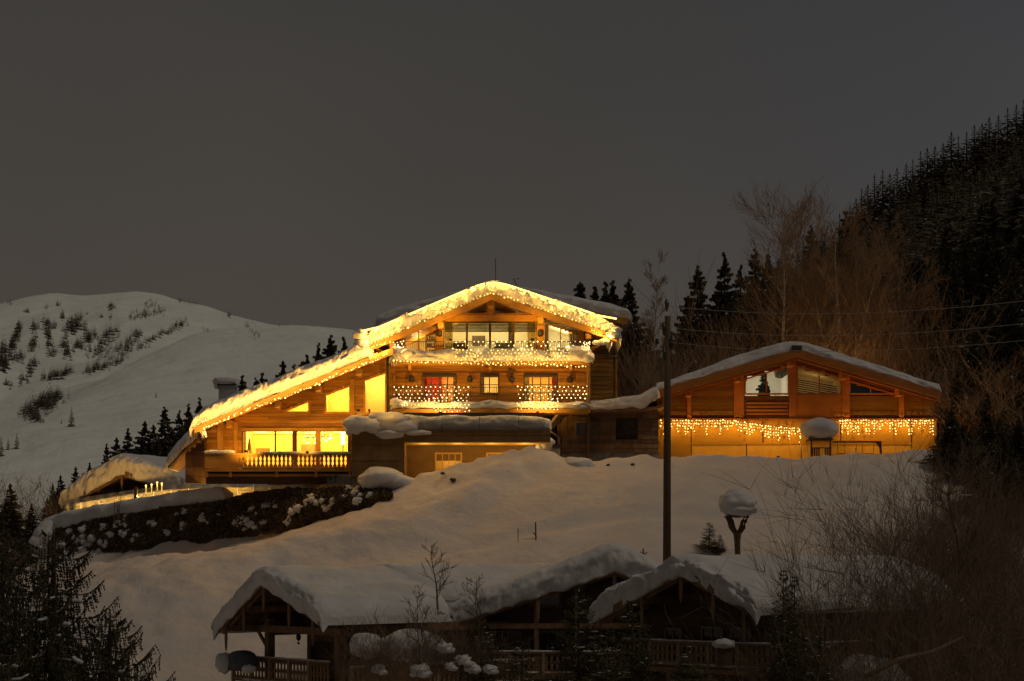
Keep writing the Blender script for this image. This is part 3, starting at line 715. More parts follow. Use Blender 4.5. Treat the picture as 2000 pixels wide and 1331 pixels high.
t_.tube([a_, a_.lerp(b_, .35)+Vector((0, 0, .12)), a_.lerp(b_, .7)-Vector((0, 0, .08)), b_], [.09, .08, .07, .04], 8)
tag(t_.build('fallen_log', M['twig_dark'], origin=a_, smooth=True), 'thin dark slanting fallen trunk at the bottom of the thicket', 'log')
# ---------------------------------------------------------------- building helpers
def inter(poly, z):
    xs = []
    for i in range(len(poly)):
        (x0, z0), (x1, z1) = poly[i], poly[(i+1) % len(poly)]
        if (z0-z)*(z1-z) < 0: xs.append(x0+(x1-x0)*(z-z0)/(z1-z0))
    return (min(xs), max(xs)) if len(xs) >= 2 else None
def siding(mb, wall, y, h, openings=(), th=.06, lap=.025, maxlen=5.5, seed=0):
    """horizontal boards over the polygon wall [(x,z)..] with openings left free; front at y"""
    rd = random.Random(seed)
    z0 = min(p[1] for p in wall); z1 = max(p[1] for p in wall); n = max(1, round((z1-z0)/h)); h = (z1-z0)/n
    for i in range(n):
        za, zb = z0+i*h, z0+(i+1)*h; zm = (za+zb)/2
        I = inter(wall, za+h*.25) or inter(wall, zm)
        if not I: continue
        segs = [I]
        for op in openings:
            q = inter(op, zm)
            if not q: continue
            ns = []
            for a, b in segs:
                if q[1] <= a or q[0] >= b: ns.append((a, b)); continue
                if q[0] > a: ns.append((a, q[0]))
                if q[1] < b: ns.append((q[1], b))
            segs = ns
        for a, b in segs:
            cuts = [a]; x = a + rd.uniform(1.5, maxlen)
            while x < b-.6: cuts.append(x); x += rd.uniform(2.5, maxlen)
            cuts.append(b)
            for c, d in zip(cuts, cuts[1:]):
                if d-c < .02: continue
                d2 = d-.006; yo = rd.uniform(0, .008)
                mb.add([(c, y-lap+yo, za+.008), (d2, y-lap+yo, za+.008), (d2, y+th, za+.002), (c, y+th, za+.002),
                        (c, y+yo, zb), (d2, y+yo, zb), (d2, y+th, zb), (c, y+th, zb)],
                       [(0,3,2,1),(4,5,6,7),(0,1,5,4),(1,2,6,5),(2,3,7,6),(3,0,4,7)])
def pxpoly(pts, Y): return [(X_(a, Y), Z_(b, Y)) for a, b in pts]
def window(parent, poly, Y, mull=(), trans=(), wf=.09, fmat='timber', gmat='glass', proud=.05, mw=.06, label=None, name='window'):
    """frame along the polygon (world x,z) with real bars, glass pane as sub-part"""
    fr = MB(); n = len(poly)
    for i in range(n):
        a = Vector((poly[i][0], Y-proud+.03, poly[i][1])); b = Vector((poly[(i+1) % n][0], Y-proud+.03, poly[(i+1) % n][1]))
        d = (b-a).normalized(); fr.bar(a-d*wf*.45, b+d*wf*.45, wf, .12 + (.003 if i % 2 else 0), up=Vector((0, -1, 0)).cross(d) if False else Vector((0, 1, 0)))
    for x in mull:
        zs = [q for q in _cross_x(poly, x)]
        if len(zs) >= 2: fr.bar((x, Y-proud+.035, min(zs)), (x, Y-proud+.035, max(zs)), mw, .09, up=Vector((0, 1, 0)))
    for z in trans:
        I = inter(poly, z)
        if I: fr.bar((I[0], Y-proud+.04, z), (I[1], Y-proud+.04, z), mw*.8, .07, up=Vector((0, 1, 0)))
    w = fr.build(name, M[fmat], parent, label=label)
    g = MB(); g.prism(poly, Y+.02, Y+.035); g.build('pane', M[gmat], w)
    return w
def _cross_x(poly, x):
    zs = []
    for i in range(len(poly)):
        (x0, z0), (x1, z1) = poly[i], poly[(i+1) % len(poly)]
        if (x0-x)*(x1-x) < 0: zs.append(z0+(z1-z0)*(x-x0)/(x1-x0))
    return zs
def room(parent, x0, x1, y0, y1, z0, z1, mt='plaster', power=60, colr=(1, .62, .2), lx=None, n=1, label=None, topl=None, topr=None):
    """an open-fronted lit room shell behind the windows; its own ceiling lamps light it"""
    mb = MB(); t = .06; tl = topl or z1; tr_ = topr or z1
    mb.box(x0-t, x1+t, y0, y1, z0-t, z0); mb.box(x0-t, x1+t, y1, y1+t, z0-t, max(z1, tl, tr_)+t)
    mb.box(x0-t, x0, y0, y1, z0, tl); mb.box(x1, x1+t, y0, y1, z0, tr_)
    if topl is None: mb.box(x0-t, x1+t, y0, y1, z1, z1+t)
    else: mb.prism([(x0-t, tl), (x1+t, tr_), (x1+t, tr_+t), (x0-t, tl+t)], y0, y1)
    mb.build('room', M[mt], parent, kind=None, label=label)
    for i in range(n):
        x = x0+(x1-x0)*(i+.5)/n
        lamp('ceiling_lamp_light', (x, (y0*.45+y1*.55), (min(z1, tl, tr_)-.35)), power/n, colr, .25, parent)
def resample(pts, n):
    d = [0]
    for a, b in zip(pts, pts[1:]): d.append(d[-1]+math.hypot(b[0]-a[0], b[1]-a[1]))
    return [(float(np.interp(d[-1]*i/(n-1), d, [p[0] for p in pts])), float(np.interp(d[-1]*i/(n-1), d, [p[1] for p in pts]))) for i in range(n)]
def snow_roof(profile, y0, y1, T, seed=0, over=.22, n=110, lump=.07, ends=8., smooth=7, droop=.25, Tfn=None, face=.0, back=None, drape=0.):
    """deep snow lying on a roof: profile (x,z) runs across, front edge at y0. Returns MB. y0/y1 may be functions of x."""
    mb = MB(); pr = resample(profile, n)
    fy0 = y0 if callable(y0) else (lambda x: y0); fy1 = y1 if callable(y1) else (lambda x: y1)
    # overhang at both ends, drooping
    a, b = pr[0], pr[1]; L = math.hypot(b[0]-a[0], b[1]-a[1]); ux, uz = (a[0]-b[0])/L, (a[1]-b[1])/L
    k = 5; pre = [(a[0]+ux*over*i/k, a[1]+uz*over*i/k - droop*(i/k)**2) for i in range(k, 0, -1)]
    a, b = pr[-1], pr[-2]; ux, uz = (a[0]-b[0])/L, (a[1]-b[1])/L
    post = [(a[0]+ux*over*i/k, a[1]+uz*over*i/k - droop*(i/k)**2) for i in range(1, k+1)]
    pr = pre+pr+post; m = len(pr)
    z = [p[1] for p in pr]; zs = []
    for i in range(m):
        lo, hi = max(0, i-smooth), min(m, i+smooth+1); zs.append(sum(z[lo:hi])/(hi-lo))
    path = [(.35, 0.), (.02, .0), (-.06, .08), (-.10, .17), (-.13, .27), (-.15, .38), (-.15, .5), (-.12, .6), (-.09, .7), (-.02, .79), (.06, .87), (.2, .94), (.45, .99)]
    nd = 14; g = []
    for i, (x, zb) in enumerate(pr):
        u = i/(m-1); s = abs(2*u-1)
        t = (Tfn(u) if Tfn else T)*(1-s**ends)**.5 + .02
        t *= 1 + .10*N(u*9, seed*3.1)
        Y0, Y1 = fy0(x), fy1(x); row = []
        for j, (dy, h) in enumerate(path):
            f = 1 if .05 < h < .97 else .5
            e_ = lump*f*(N(x*1.1+seed, h*2.5, seed)*1.2 + .9*N(x*2.9, h*4, seed+4.) + .55*N(x*6.3, h*8, seed))
            top = zs[i] + t
            row.append((x + .3*e_*(1 if h > 0 else 0), Y0 + dy*min(1, T) - e_*1.6*(1 if h > 0 else .4) - face*h, zb + (top-zb)*h - (drape*(1+.5*N(x*1.6, seed*1.3, 2.)) if 0 < j < 3 else 0) + (e_*.6 if h > 0 else -.03+.09*N(x*1.7, seed*2.)*(1 if abs(x) else 1))))
        for j in range(nd):
            v = j/(nd-1); yy = Y0+.6+(Y1-Y0-.8)*v
            ew = max(0, (s-.88)/.12); sg = 1 if u > .5 else -1
            row.append((x + sg*ew*.30*N(yy*.55, seed*1.7, 4.), yy, zs[i]+t*(1+.14*N(x*.35+seed, yy*.30)) + .07*N(x*1.1, yy*.9, seed) + ew*.22*N(yy*.5, seed*2.3, 9.)))
        row.append((x, Y1, zb+t*.5)); row.append((x, Y1-.1, zb))
        g.append(row)
    mb.grid(g)
    # close the two ends and the underside
    for row, fl in ((g[0], 1), (g[-1], 0)): mb.add(row, [tuple(range(len(row))) if fl else tuple(range(len(row)-1, -1, -1))])
    mb.add([p for row in g for p in (row[0], row[-1])], [(2*i, 2*i+1, 2*i+3, 2*i+2) for i in range(m-1)])
    return mb
def bulbs_on(pts, spacing, r, rd, jit=.03, drop=None):
    out = []; acc = 0
    for a, b in zip(pts, pts[1:]):
        a = Vector(a); b = Vector(b); L = (b-a).length; s = acc
        while s < L:
            p = a.lerp(b, s/L); out.append(p+Vector((rd.gauss(0, jit), rd.gauss(0, jit), rd.gauss(0, jit)))); s += spacing
        acc = s-L
    return out
def string_lights(pts, spacing, label, group=None, r=.045, mt='bulb', jit=.03, seed=0, name='string_lights', extra=None, power=0, nl=0, off=(0, -.35, -.1), colr=(1, .52, .10)):
    rd = random.Random(seed); e_ = empty(name, pts[0], label, 'string lights', group)
    w = MB(); w.tube(pts, .012, 3); w.build('wire', M['metal'], e_)
    b = MB()
    for p in bulbs_on(pts, spacing, r, rd, jit): b.octa(p, r*rd.uniform(.75, 1.2))
    for p in (extra or []): b.octa(p, r*rd.uniform(.75, 1.2))
    b.build('bulbs', M[mt], e_, kind='stuff')
    if nl:
        rs = resample3(pts, nl)
        for p in rs: lamp('string_glow', p+Vector(off), power/nl, colr, .12, e_)
    return e_
def resample3(pts, n):
    pts = [Vector(p) for p in pts]; d = [0]
    for a, b in zip(pts, pts[1:]): d.append(d[-1]+(b-a).length)
    o = []
    for i in range(n):
        t = d[-1]*(i+.5)/n
        o.append(Vector([float(np.interp(t, d, [p[k] for p in pts])) for k in range(3)]))
    return o
def net_lights(px0, px1, py0, py1, Y, label, step=9, seed=0, drop=None, mt='bulb_white', keep=1., sag=None, r=.037, nl=2, power=8):
    rd = random.Random(seed); o = P((px0+px1)/2, py1, Y); e_ = empty('net_lights', o, label, 'net lights', 'net lights hanging on the balconies')
    b = MB(); w = MB(); j = 0; py = py0; rows = []
    while py <= py1:
        row = []; px = px0 + (step/2 if j % 2 else 0)
        while px <= px1:
            yy = py + (sag(px) if sag else 0); p = P(px+rd.gauss(0, .8), yy+rd.gauss(0, .8), Y); p.y += rd.gauss(0, .03)
            row.append(p)
            if rd.random() < keep: b.octa(p, r*rd.uniform(.75, 1.2))
            px += step
        if len(row) > 1: w.tube(row, .006, 3)
        rows.append(row); j += 1; py += step*.82
    for k in range(min(len(r_) for r_ in rows)):
        w.tube([r_[k] for r_ in rows], .006, 3)
    b.build('bulbs', M[mt], e_, kind='stuff'); w.build('net_wire', M['metal'], e_, kind='stuff')
    for i in range(nl): lamp('net_glow', P(px0+(px1-px0)*(i+.5)/nl, (py0+py1)/2, Y-.3), power/nl, (1, .66, .22), .3, e_)
    return e_
# ---------------------------------------------------------------- the big lit chalet
YF = 105.0
ch = empty('chalet', P(957, 930, YF), 'large timber chalet wrapped in golden string lights under deep roof snow', 'house')
def deck(mb, prof, th, y0, y1): mb.prism([(x, z-th) for x, z in prof] + [(x, z) for x, z in reversed(prof)], y0, y1)
WARM = (1, .50, .05)

# roofs: main gable, its wider rear part, the long left wing roof
YV = 103.2
mainp = pxpoly([(707, 680), (960, 573), (1204, 655)], YV)
rearp = pxpoly([(740, 632), (965, 572), (1226, 622)], 108.5)
wingp = pxpoly([(380, 834), (768, 679)], 102.7)
for prof, y0, y1, th in ((mainp, YV, 108.4, .2), (rearp, 108.5, 118, .2), (wingp, 102.7, 114, .2)):
    m = MB(); deck(m, prof, th, y0, y1)
    rf = m.build('roof', M['timber'], ch)
    f = MB(); deck(f, [(x, z-.02) for x, z in prof], .36, y0-.08, y0); f.build('fascia', M['timber'], rf)
# rows of purlin ends under the front overhangs
def on(prof, x): return float(np.interp(x, [p[0] for p in prof], [p[1] for p in prof]))
for px in (765, 860, 958, 1056, 1150):
    x = X_(px, YV); z = on(mainp, x)-.36
    m = MB(); m.box(x-.15, x+.15, YV+.25, YF+.1, z-.3, z); m.build('purlin', M['timber'], ch)
for px in (445, 540, 620, 700):
    x = X_(px, 102.7); z = on(wingp, x)-.34
    m = MB(); m.box(x-.14, x+.14, 102.95, 104.3, z-.42, z); m.build('purlin', M['timber'], ch)
# upper floor timber frame
def beam(px0, px1, py0, py1, Y, d, nm='beam', mt='timber', parent=ch):
    m = MB(); m.pbox(px0, px1, py0, py1, Y, d); return m.build(nm, M[mt], parent)
for a, b, t in ((762, 772, 640), (773, 783, 638), (853, 866, 612), (1049, 1061, 612), (1130, 1141, 640), (1143, 1153, 645)):
    beam(a, b, t, 702, YF-.12, .3, 'post')
beam(953, 963, 582, 617, YF-.14, .3, 'post')
beam(866, 1049, 615, 628, YF-.16, .32)
for seg in (((772, 652), (960, 576)), ((960, 576), (1150, 640))):
    a, b = P(*seg[0], YF-.1), P(*seg[1], YF-.1); m = MB(); m.bar(a-Vector((0, 0, .12)), b-Vector((0, 0, .12)), .3, .3, up=Vector((0, 1, 0))); m.build('rafter', M['timber'], ch)
for px, py, s in ((764, 655, -1), (1152, 640, 1)):      # struts carrying the wide eaves
    m = MB(); a = P(px, py+45, YF-.2); 
    m.bar(a, P(px+s*44, py+18, YF-1.0), .16, .16); m.build('strut', M['timber'], ch)
    m = MB(); m.bar(P(px, py+18, YF-.2), P(px+s*50, py+12, YF-1.0), .16, .18); m.build('strut', M['timber'], ch)
U = lambda pts: pxpoly(pts, YF)
window(ch, U([(880, 614), (952, 614), (952, 588)]), YF, gmat='glass')
window(ch, U([(964, 614), (1040, 614), (964, 588)]), YF, gmat='glass')
window(ch, U([(866, 700), (1049, 700), (1049, 629), (866, 629)]), YF, mull=[X_(p, YF) for p in (912, 957, 1003)], mw=.12, fmat='wood_dark')
window(ch, U([(784, 702), (853, 702), (853, 628), (784, 655)]), YF, mull=[X_(818, YF)], fmat='timber')
window(ch, U([(1062, 702), (1130, 702), (1130, 652), (1062, 630)]), YF, mull=[X_(1095, YF)], fmat='timber')
def blind(pts, Y, nm='blind'):
    m = MB(); poly = pxpoly(pts, Y); z0 = min(p[1] for p in poly); z1 = max(p[1] for p in poly); k = int((z1-z0)/.075)
    for i in range(k):
        z = z0+(i+.5)*(z1-z0)/k; I = inter(poly, z)
        if I: m.add([(I[0], Y, z-.034), (I[1], Y, z-.034), (I[1], Y+.03, z+.036), (I[0], Y+.03, z+.036)], [(0, 1, 2, 3)])
    m.build(nm, M['blind'], ch, kind='stuff')
blind([(869, 649), (910, 649), (910, 630), (869, 630)], YF-.10); blind([(914, 649), (955, 649), (955, 630), (914, 630)], YF-.10)
blind([(959, 649), (1001, 649), (1001, 630), (959, 630)], YF-.10); blind([(1005, 649), (1046, 649), (1046, 630), (1005, 630)], YF-.10)
blind([(785, 655), (852, 636), (852, 622), (785, 648)], YF-.10); blind([(1063, 632), (1129, 655), (1129, 643), (1063, 618)], YF-.10)
# rooms behind the glass
xa, xb = X_(785, YF), X_(1129, YF)
room(ch, xa, X_(855, YF), YF+.2, YF+4, Z_(704, YF), Z_(640, YF), 'plaster', 90, (1, .68, .22), topl=Z_(655, YF), topr=Z_(622, YF))
room(ch, X_(860, YF), X_(1054, YF), YF+.2, YF+5, Z_(704, YF), Z_(616, YF), 'plaster_pale', 260, (1, .76, .34), n=3)
room(ch, X_(1060, YF), xb, YF+.2, YF+4, Z_(704, YF), Z_(630, YF), 'plaster_pale', 90, (1, .8, .42), topl=Z_(622, YF), topr=Z_(646, YF))
room(ch, X_(868, YF), X_(957, YF), YF+.2, YF+3, Z_(614.2, YF), Z_(585, YF), 'plaster_pale', 66, (1, .76, .36), topl=Z_(608, YF), topr=Z_(577, YF))
room(ch, X_(960, YF), X_(1052, YF), YF+.2, YF+3, Z_(614.2, YF), Z_(585, YF), 'plaster_pale', 66, (1, .76, .36), topl=Z_(577, YF), topr=Z_(608, YF))
# furnishings seen through the upper glass
def furn(nm, pxa, pxb, pya, pyb, Y, d, mt, label, cat):
    m = MB(); m.pbox(pxa, pxb, pya, pyb, Y, d); o = m.build(nm, M[mt], origin=P((pxa+pxb)/2, pyb, Y)); return tag(o, label, cat)
def curtain(px0, px1, py0, py1, Y, mt='curtain', tie=0.):
    m = MB(); g = []
    nx = max(6, int((px1-px0)*1.2))
    for i in range(nx+1):
        u = i/nx; row = []
        for j in range(7):
            v = j/6; px = px0+(px1-px0)*u; px = px*(1-tie*v)+(px0)*tie*v
            q = P(px, py0+(py1-py0)*v, Y); q.y += .07*math.sin(u*nx*1.3); row.append(q)
        g.append(row)
    m.grid(g); return m.build('curtain', M[mt], ch, smooth=True)
curtain(868, 884, 631, 702, YF+.5); curtain(1030, 1048, 631, 702, YF+.5); curtain(993, 1001, 631, 702, YF+.5)
curtain(1112, 1129, 652, 702, YF+.5); curtain(1064, 1072, 632, 702, YF+.5)
curtain(786, 792, 656, 702, YF+.5)
m = MB()
for k in range(4):
    m.pbox(832, 850, 650+k*13, 652+k*13, YF+2.2, .4)
m.pbox(831, 832.5, 640, 702, YF+2.2, .4); m.pbox(850, 851.5, 640, 702, YF+2.2, .4)
shelf = m.build('bookshelf', M['wood_old'], origin=P(841, 702, YF+2.2)); tag(shelf, 'open shelf with small things behind the upper left sloping window', 'shelf')
m = MB(); rr = random.Random(3)
for k in range(4):
    for q in range(4):
        px = 834+q*4.2; hgt = rr.uniform(3, 7); m.pbox(px, px+rr.uniform(1.5, 3.3), 650+k*13-hgt, 650+k*13-.2, YF+2.25, .2)
tag(m.build('books', M['fabric_dark'], origin=P(841, 690, YF+2.25), kind='stuff'), 'row of small dark things standing on the shelf in the upper room', 'books')
furn('television', 922, 948, 656, 676, YF+4.2, .1, 'fabric_dark', 'wide dark picture on the rear wall of the upper glazed room', 'television')
def armchair(px, py, Y, lb):
    e_ = empty('armchair', P(px, py, Y), lb, 'armchair'); x, y, z = P(px, py, Y)
    m = MB(); m.box(x-.42, x+.42, y-.4, y+.4, z+.18, z+.45); m.build('seat', M['fabric_dark'], e_)
    m = MB(); m.box(x-.4, x+.4, y+.25, y+.42, z+.45, z+.98); m.build('backrest', M['fabric_dark'], e_)
    for s in (-1, 1):
        m = MB(); m.box(x+s*.42-.06, x+s*.42+.06, y-.38, y+.3, z+.15, z+.66); m.build('armrest', M['fabric_dark'], e_)
armchair(895, 702, YF+1.4, 'dark armchair in the upper room left of the television'); armchair(980, 702, YF+2.0, 'dark armchair in the upper room right of the television')

# middle floor: boarded wall with three windows
mw_wall = pxpoly([(762, 808), (1153, 808), (1153, 700), (762, 700)], YF)
W1 = pxpoly([(826, 806), (890, 806), (890, 736), (826, 736)], YF)
W2 = pxpoly([(939, 769), (974, 769), (974, 736), (939, 736)], YF)
W3 = pxpoly([(1024, 806), (1088, 806), (1088, 736), (1024, 736)], YF)
m = MB(); siding(m, mw_wall, YF-.02, .2, [W1, W2, W3], seed=2); m.build('wall', M['siding'], ch, kind='stuff')
zt = [Z_(753, YF)]
window(ch, W1, YF-.02, mull=[X_(p, YF) for p in (842, 858, 874)], trans=[Z_(p, YF) for p in (752, 768, 786)], fmat='wood_dark')
window(ch, W2, YF-.02, mull=[X_(956, YF)], trans=[Z_(752, YF)], fmat='wood_dark')
window(ch, W3, YF-.02, mull=[X_(p, YF) for p in (1040, 1056, 1072)], trans=[Z_(p, YF) for p in (752, 768, 786)], fmat='wood_dark')
for a, b in ((825, 891), (938, 975), (1023, 1089)): beam(a, b, 729, 735.5, YF-.14, .12, 'roller_shutter_box', 'metal')
room(ch, X_(822, YF), X_(860, YF), YF+.2, YF+2.6, Z_(808, YF), Z_(731, YF), 'curtain_red', 28, (1, .50, .16), label='red-painted bedroom behind the left middle window')  # the room's red light is put into the wall colour
room(ch, X_(861.5, YF), X_(895, YF), YF+.2, YF+2.6, Z_(808, YF), Z_(731, YF), 'plaster', 40, (1, .52, .14))
room(ch, X_(935, YF), X_(978, YF), YF+.2, YF+2.6, Z_(771, YF), Z_(731, YF), 'plaster', 45, (1, .75, .35))
room(ch, X_(1020, YF), X_(1092, YF), YF+.2, YF+2.6, Z_(808, YF), Z_(731, YF), 'plaster', 60, (1, .55, .13), n=2)
curtain(885, 890, 737, 806, YF+.3, tie=0); curtain(1026, 1034, 737, 806, YF+.3); curtain(1078, 1087, 737, 806, YF+.3, 'curtain_red'); curtain(828, 834, 737, 806, YF+.3, 'curtain_red'); curtain(940, 946, 737, 769, YF+.3)
def lantern(px, py, Y, lb, on=False):
    x, y, z = P(px, py, Y); e_ = empty('wall_lantern', (x, y, z), lb, 'lamp', 'round wall lanterns of the lit chalet')
    m = MB(); m.box(x-.05, x+.05, y-.14, y, z-.05, z+.05); m.build('bracket', M['metal'], e_)
    m = MB(); m.tube([(x, y-.2, z-.20), (x, y-.2, z-.12), (x, y-.2, z+.12), (x, y-.2, z+.20)], [.08, .15, .15, .04], 10); m.build('lamp_shade', M['metal'], e_, smooth=False)
for px, py, lb in ((804, 741, 'round dark wall lantern left of the red-lit window'), (918, 741, 'round dark wall lantern between the red-lit window and the small middle window'),
                   (1000, 742, 'round dark wall lantern right of the small middle window, under a dark box'), (1113, 742, 'round dark wall lantern at the right end of the middle floor'),
                   (859, 652, 'small wall lantern on the left post of the top glazing'), (1055, 652, 'small wall lantern on the right post of the top glazing')):
    lantern(px, py, YF-.12, lb)
beam(996, 1004, 724, 732, YF-.26, .2, 'speaker_box', 'metal')
# shell of the house behind the facade
m = MB(); t = .2
m.box(X_(762, YF), X_(762, YF)+t, YF+.15, 117.5, Z_(930, YF), Z_(660, YF)); m.build('outer_wall', M['plank_dark'], ch); m = MB(); m.box(X_(1153, YF)-t, X_(1153, YF), YF+.15, 109.2, Z_(930, YF), Z_(655, YF)); m.build('outer_wall', M['plank_dark'], ch); m = MB()
m.box(X_(762, YF), X_(1200, 117), 117.5, 117.7, Z_(930, YF), Z_(622, 117.7))
m.build('outer_wall', M['plank_dark'], ch)
# recessed right side with horizontal boards
sw = pxpoly([(1148, 900), (1205, 900), (1205, 622), (1148, 622)], 109.2)
m = MB(); siding(m, sw, 109.2, .26, seed=4); m.build('side_wall', M['siding'], ch, kind='stuff')
beam(1202, 1206, 622, 900, 109.1, .15, 'corner_board'); 
m = MB(); x = X_(1205, 109.2); m.box(x-.15, x, 109.3, 117.5, Z_(900, 109), Z_(625, 109)); m.build('outer_wall', M['plank_dark'], ch)
m = MB(); x = X_(1203, 109); m.tube([P(1180, 694, 108.9), P(1207, 700, 108.9)], .05, 6); m.build('pipe', M['metal'], ch)

# balconies: floor beams, plank, railing bars
def balcony(px0, px1, top, floor, Y0, lbl, base_h=9):
    e_ = MB(); e_.pbox(px0, px1, floor, floor+base_h, Y0, YF-Y0-.1); b = e_.build('balcony', M['timber'], ch, label=lbl)
    r = MB(); r.pbox(px0, px1, top, top+1.3, Y0+.05, .05)
    r.pbox(px0, px1, floor-3, floor-2, Y0+.05, .05)
    n = int((px1-px0)/3.6)
    for i in range(n+1):
        px = px0+(px1-px0)*i/n; w = .5 if i % 14 else 1.0
        r.pbox(px-w/2, px+w/2, top, floor, Y0+.055, .03)
    r.build('railing', M['metal'], b, kind='stuff'); return b
balcony(766, 1152, 667, 703, 103.5, 'upper balcony with thin dark railing bars')
balcony(768, 1150, 756, 799, 103.5, 'lower balcony with thin dark railing bars', 8)
for Yb, py0, py1 in ((103.6, 712, 722), (103.6, 807, 809)):
    for px in (800, 957, 1115): beam(px-3, px+3, py0, py1, Yb+.1, 1.3, 'bracket')
beam(763, 772, 702, 806, YF-.18, .14, 'post'); beam(1144, 1153, 702, 806, YF-.18, .14, 'post')
m = MB(); m.tube([P(757, 690, 103.9), P(757, 812, 103.9)], .07, 8); m.build('downpipe', M['metal'], ch)
m = MB(); m.tube([P(1149, 715, 104.5), P(1149, 800, 104.5)], .05, 8); m.build('downpipe', M['copper'], ch)

# ---- left wing
YW = 104.2
wing = [(404, 932), (765, 932), (765, 690), (404, 842)]
wo = [pxpoly(p, YW) for p in ([(474, 916), (681, 916), (681, 842), (474, 842)],
      [(556, 806), (604, 806), (604, 783), (556, 803)], [(636, 807), (684, 807), (684, 753), (636, 772)], [(712, 808), (754, 808), (754, 727), (712, 743)])]
m = MB(); siding(m, pxpoly(wing, YW), YW, .19, wo, seed=5); m.build('wing_wall', M['siding'], ch, kind='stuff')
window(ch, wo[0], YW, mull=[X_(538, YW)], mw=.08, fmat='wood_dark'); beam(616, 626, 841, 916, YW-.1, .2, 'post', 'timber')
for w_ in wo[1:]: window(ch, w_, YW, wf=.12)
for a, b, c, d in ((472, 684, 836, 842), (424, 436, 824, 932), (456, 464, 824, 932), (684, 692, 740, 838)): beam(a, b, c, d, YW-.09, .1, 'trim_board')
room(ch, X_(472, YW), X_(686, YW), YW+.15, YW+4.5, Z_(918, YW), Z_(839, YW), 'plaster', 1150, (1, .53, .08), n=4)
room(ch, X_(552, YW), X_(608, YW), YW+.15, YW+2.4, Z_(808, YW), Z_(780, YW), 'plaster', 120, (1, .53, .08))
room(ch, X_(632, YW), X_(688, YW), YW+.15, YW+3, Z_(810, YW), Z_(750, YW), 'plaster', 310, (1, .53, .08))
room(ch, X_(708, YW), X_(757, YW), YW+.15, YW+3.2, Z_(811, YW), Z_(722, YW), 'plaster', 330, (1, .56, .12))
m = MB(); x = X_(404, YW); m.box(x-.15, x, YW+.1, 113, Z_(932, YW), Z_(850, YW)); m.build('outer_wall', M['siding'], ch); m = MB(); m.box(x, X_(760, 113), 113, 113.2, Z_(930, 113), Z_(845, 113)); m.build('outer_wall', M['siding'], ch)
# things inside the living room
def chandelier(px, py, Y, lb):
    x, y, z = P(px, py, Y); e_ = empty('chandelier', (x, y, z), lb, 'chandelier', 'chandeliers in the living room')
    m = MB(); rr = random.Random(px)
    for i in range(26):
        a = rr.uniform(0, 6.28); b = rr.uniform(-.9, .7); d = Vector((math.cos(a)*math.cos(b), math.sin(a)*math.cos(b)*.6, math.sin(b)))
        q = Vector((x, y, z)) + d*.42*Vector((1, 1, .7)).length/1.6; m.octa(q, .055)
    m.build('bulbs', M['bulb_white'], e_, kind='stuff')
    m = MB(); m.tube([(x, y, z+.1), (x, y, z+.75)], .015, 4); m.tube([(x+.36*math.cos(t*.5236), y+.3*math.sin(t*.5236), z) for t in range(13)], .015, 4); m.build('frame', M['metal'], e_)
chandelier(606, 855, YW+1.6, 'left one of two glittering chandeliers in the living room'); chandelier(634, 853, YW+1.8, 'right one of two glittering chandeliers, next to the window post')
x, y, z = P(670, 886, YW+1.0); e_ = empty('floor_lamp', (x, y, z-.1), 'bright glowing tall lamp at the right end of the living room window', 'lamp')
m = MB(); m.tube([(x, y, z-.1), (x, y, z+.5)], .03, 6); m.build('stem', M['metal'], e_)
m = MB(); m.tube([(x, y, z+.5), (x, y, z+1.3)], [.13, .13], 10); m.build('lamp_shade', M['bulb_white'], e_)
e_ = empty('easel', P(487, 886, YW+1), 'dark tripod easel standing at the left living room window', 'easel')
for dx in (-3.5, 0, 3.5):
    m = MB(); m.bar(P(487+dx, 887, YW+1+(.3 if dx == 0 else 0)), P(487, 857, YW+1.1), .06, .06); m.build('leg', M['wood_old'], e_)
curtain(571, 580, 843, 915, YW+.4, 'wood_old'); curtain(476, 481, 843, 915, YW+.4)
furn('sideboard', 588, 614, 868, 886, YW+3.4, .6, 'wood_old', 'low wooden sideboard with drawers in the living room', 'sideboard')
furn('sofa', 500, 528, 876, 886, YW+2.2, .8, 'curtain', 'pale low sofa in the left part of the living room', 'sofa')
furn('wall_clock', 719, 723, 799, 808, YW+.3, .3, 'wood_old', 'small dark ornament standing on the sill of the tall lit window', 'ornament')
# wing deck with turned balusters, each one a board of its own
YD = 102.9
dk = MB(); dk.pbox(402, 684, 917, 921, YD, YW-YD); dk.pbox(402, 684, 926, 931, YD+.5, YW-YD-.6); deckp = dk.build('balcony', M['timber'], ch, label='wooden balcony along the wing with cut-out baluster boards')
m = MB(); m.pbox(402, 684, 886, 889.5, YD-.04, .16); m.build('handrail', M['timber'], deckp)
m = MB(); m.pbox(402, 684, 912, 915, YD-.02, .1); m.build('bottom_rail', M['timber'], deckp)
bal = None; nb = 34
for i in range(nb):
    x = X_(405+i*8.3, YD)
    if bal is None:
        m = MB(); hw = .108; z0_, z1_ = Z_(912, YD), Z_(889.5, YD); H = z1_-z0_
        prof = [(0, hw), (.12, hw), (.22, hw*.55), (.38, hw*.45), (.5, hw*.95), (.62, hw*.45), (.78, hw*.55), (.88, hw), (1, hw)]
        left = [(-w, z0_+t*H) for t, w in prof]; right = [(w, z0_+t*H) for t, w in prof]
        for k in range(len(prof)-1):
            m.prism([left[k], right[k], right[k+1], left[k+1]], YD, YD+.03)
        bm_ = m.mesh('baluster', M['timber'], (0, 0, 0)); bal = 1
        mq = MB(); mq.box(-.118, .118, YD, YD+.03, z0_, z1_); bq = mq.mesh('baluster', M['timber'])
    solid = i < 8
    o = bpy.data.objects.new('baluster', bq if solid else bm_); col.objects.link(o); o.parent = deckp
    o.location = Vector((x, 0, 0)) - ORG[ch.name]
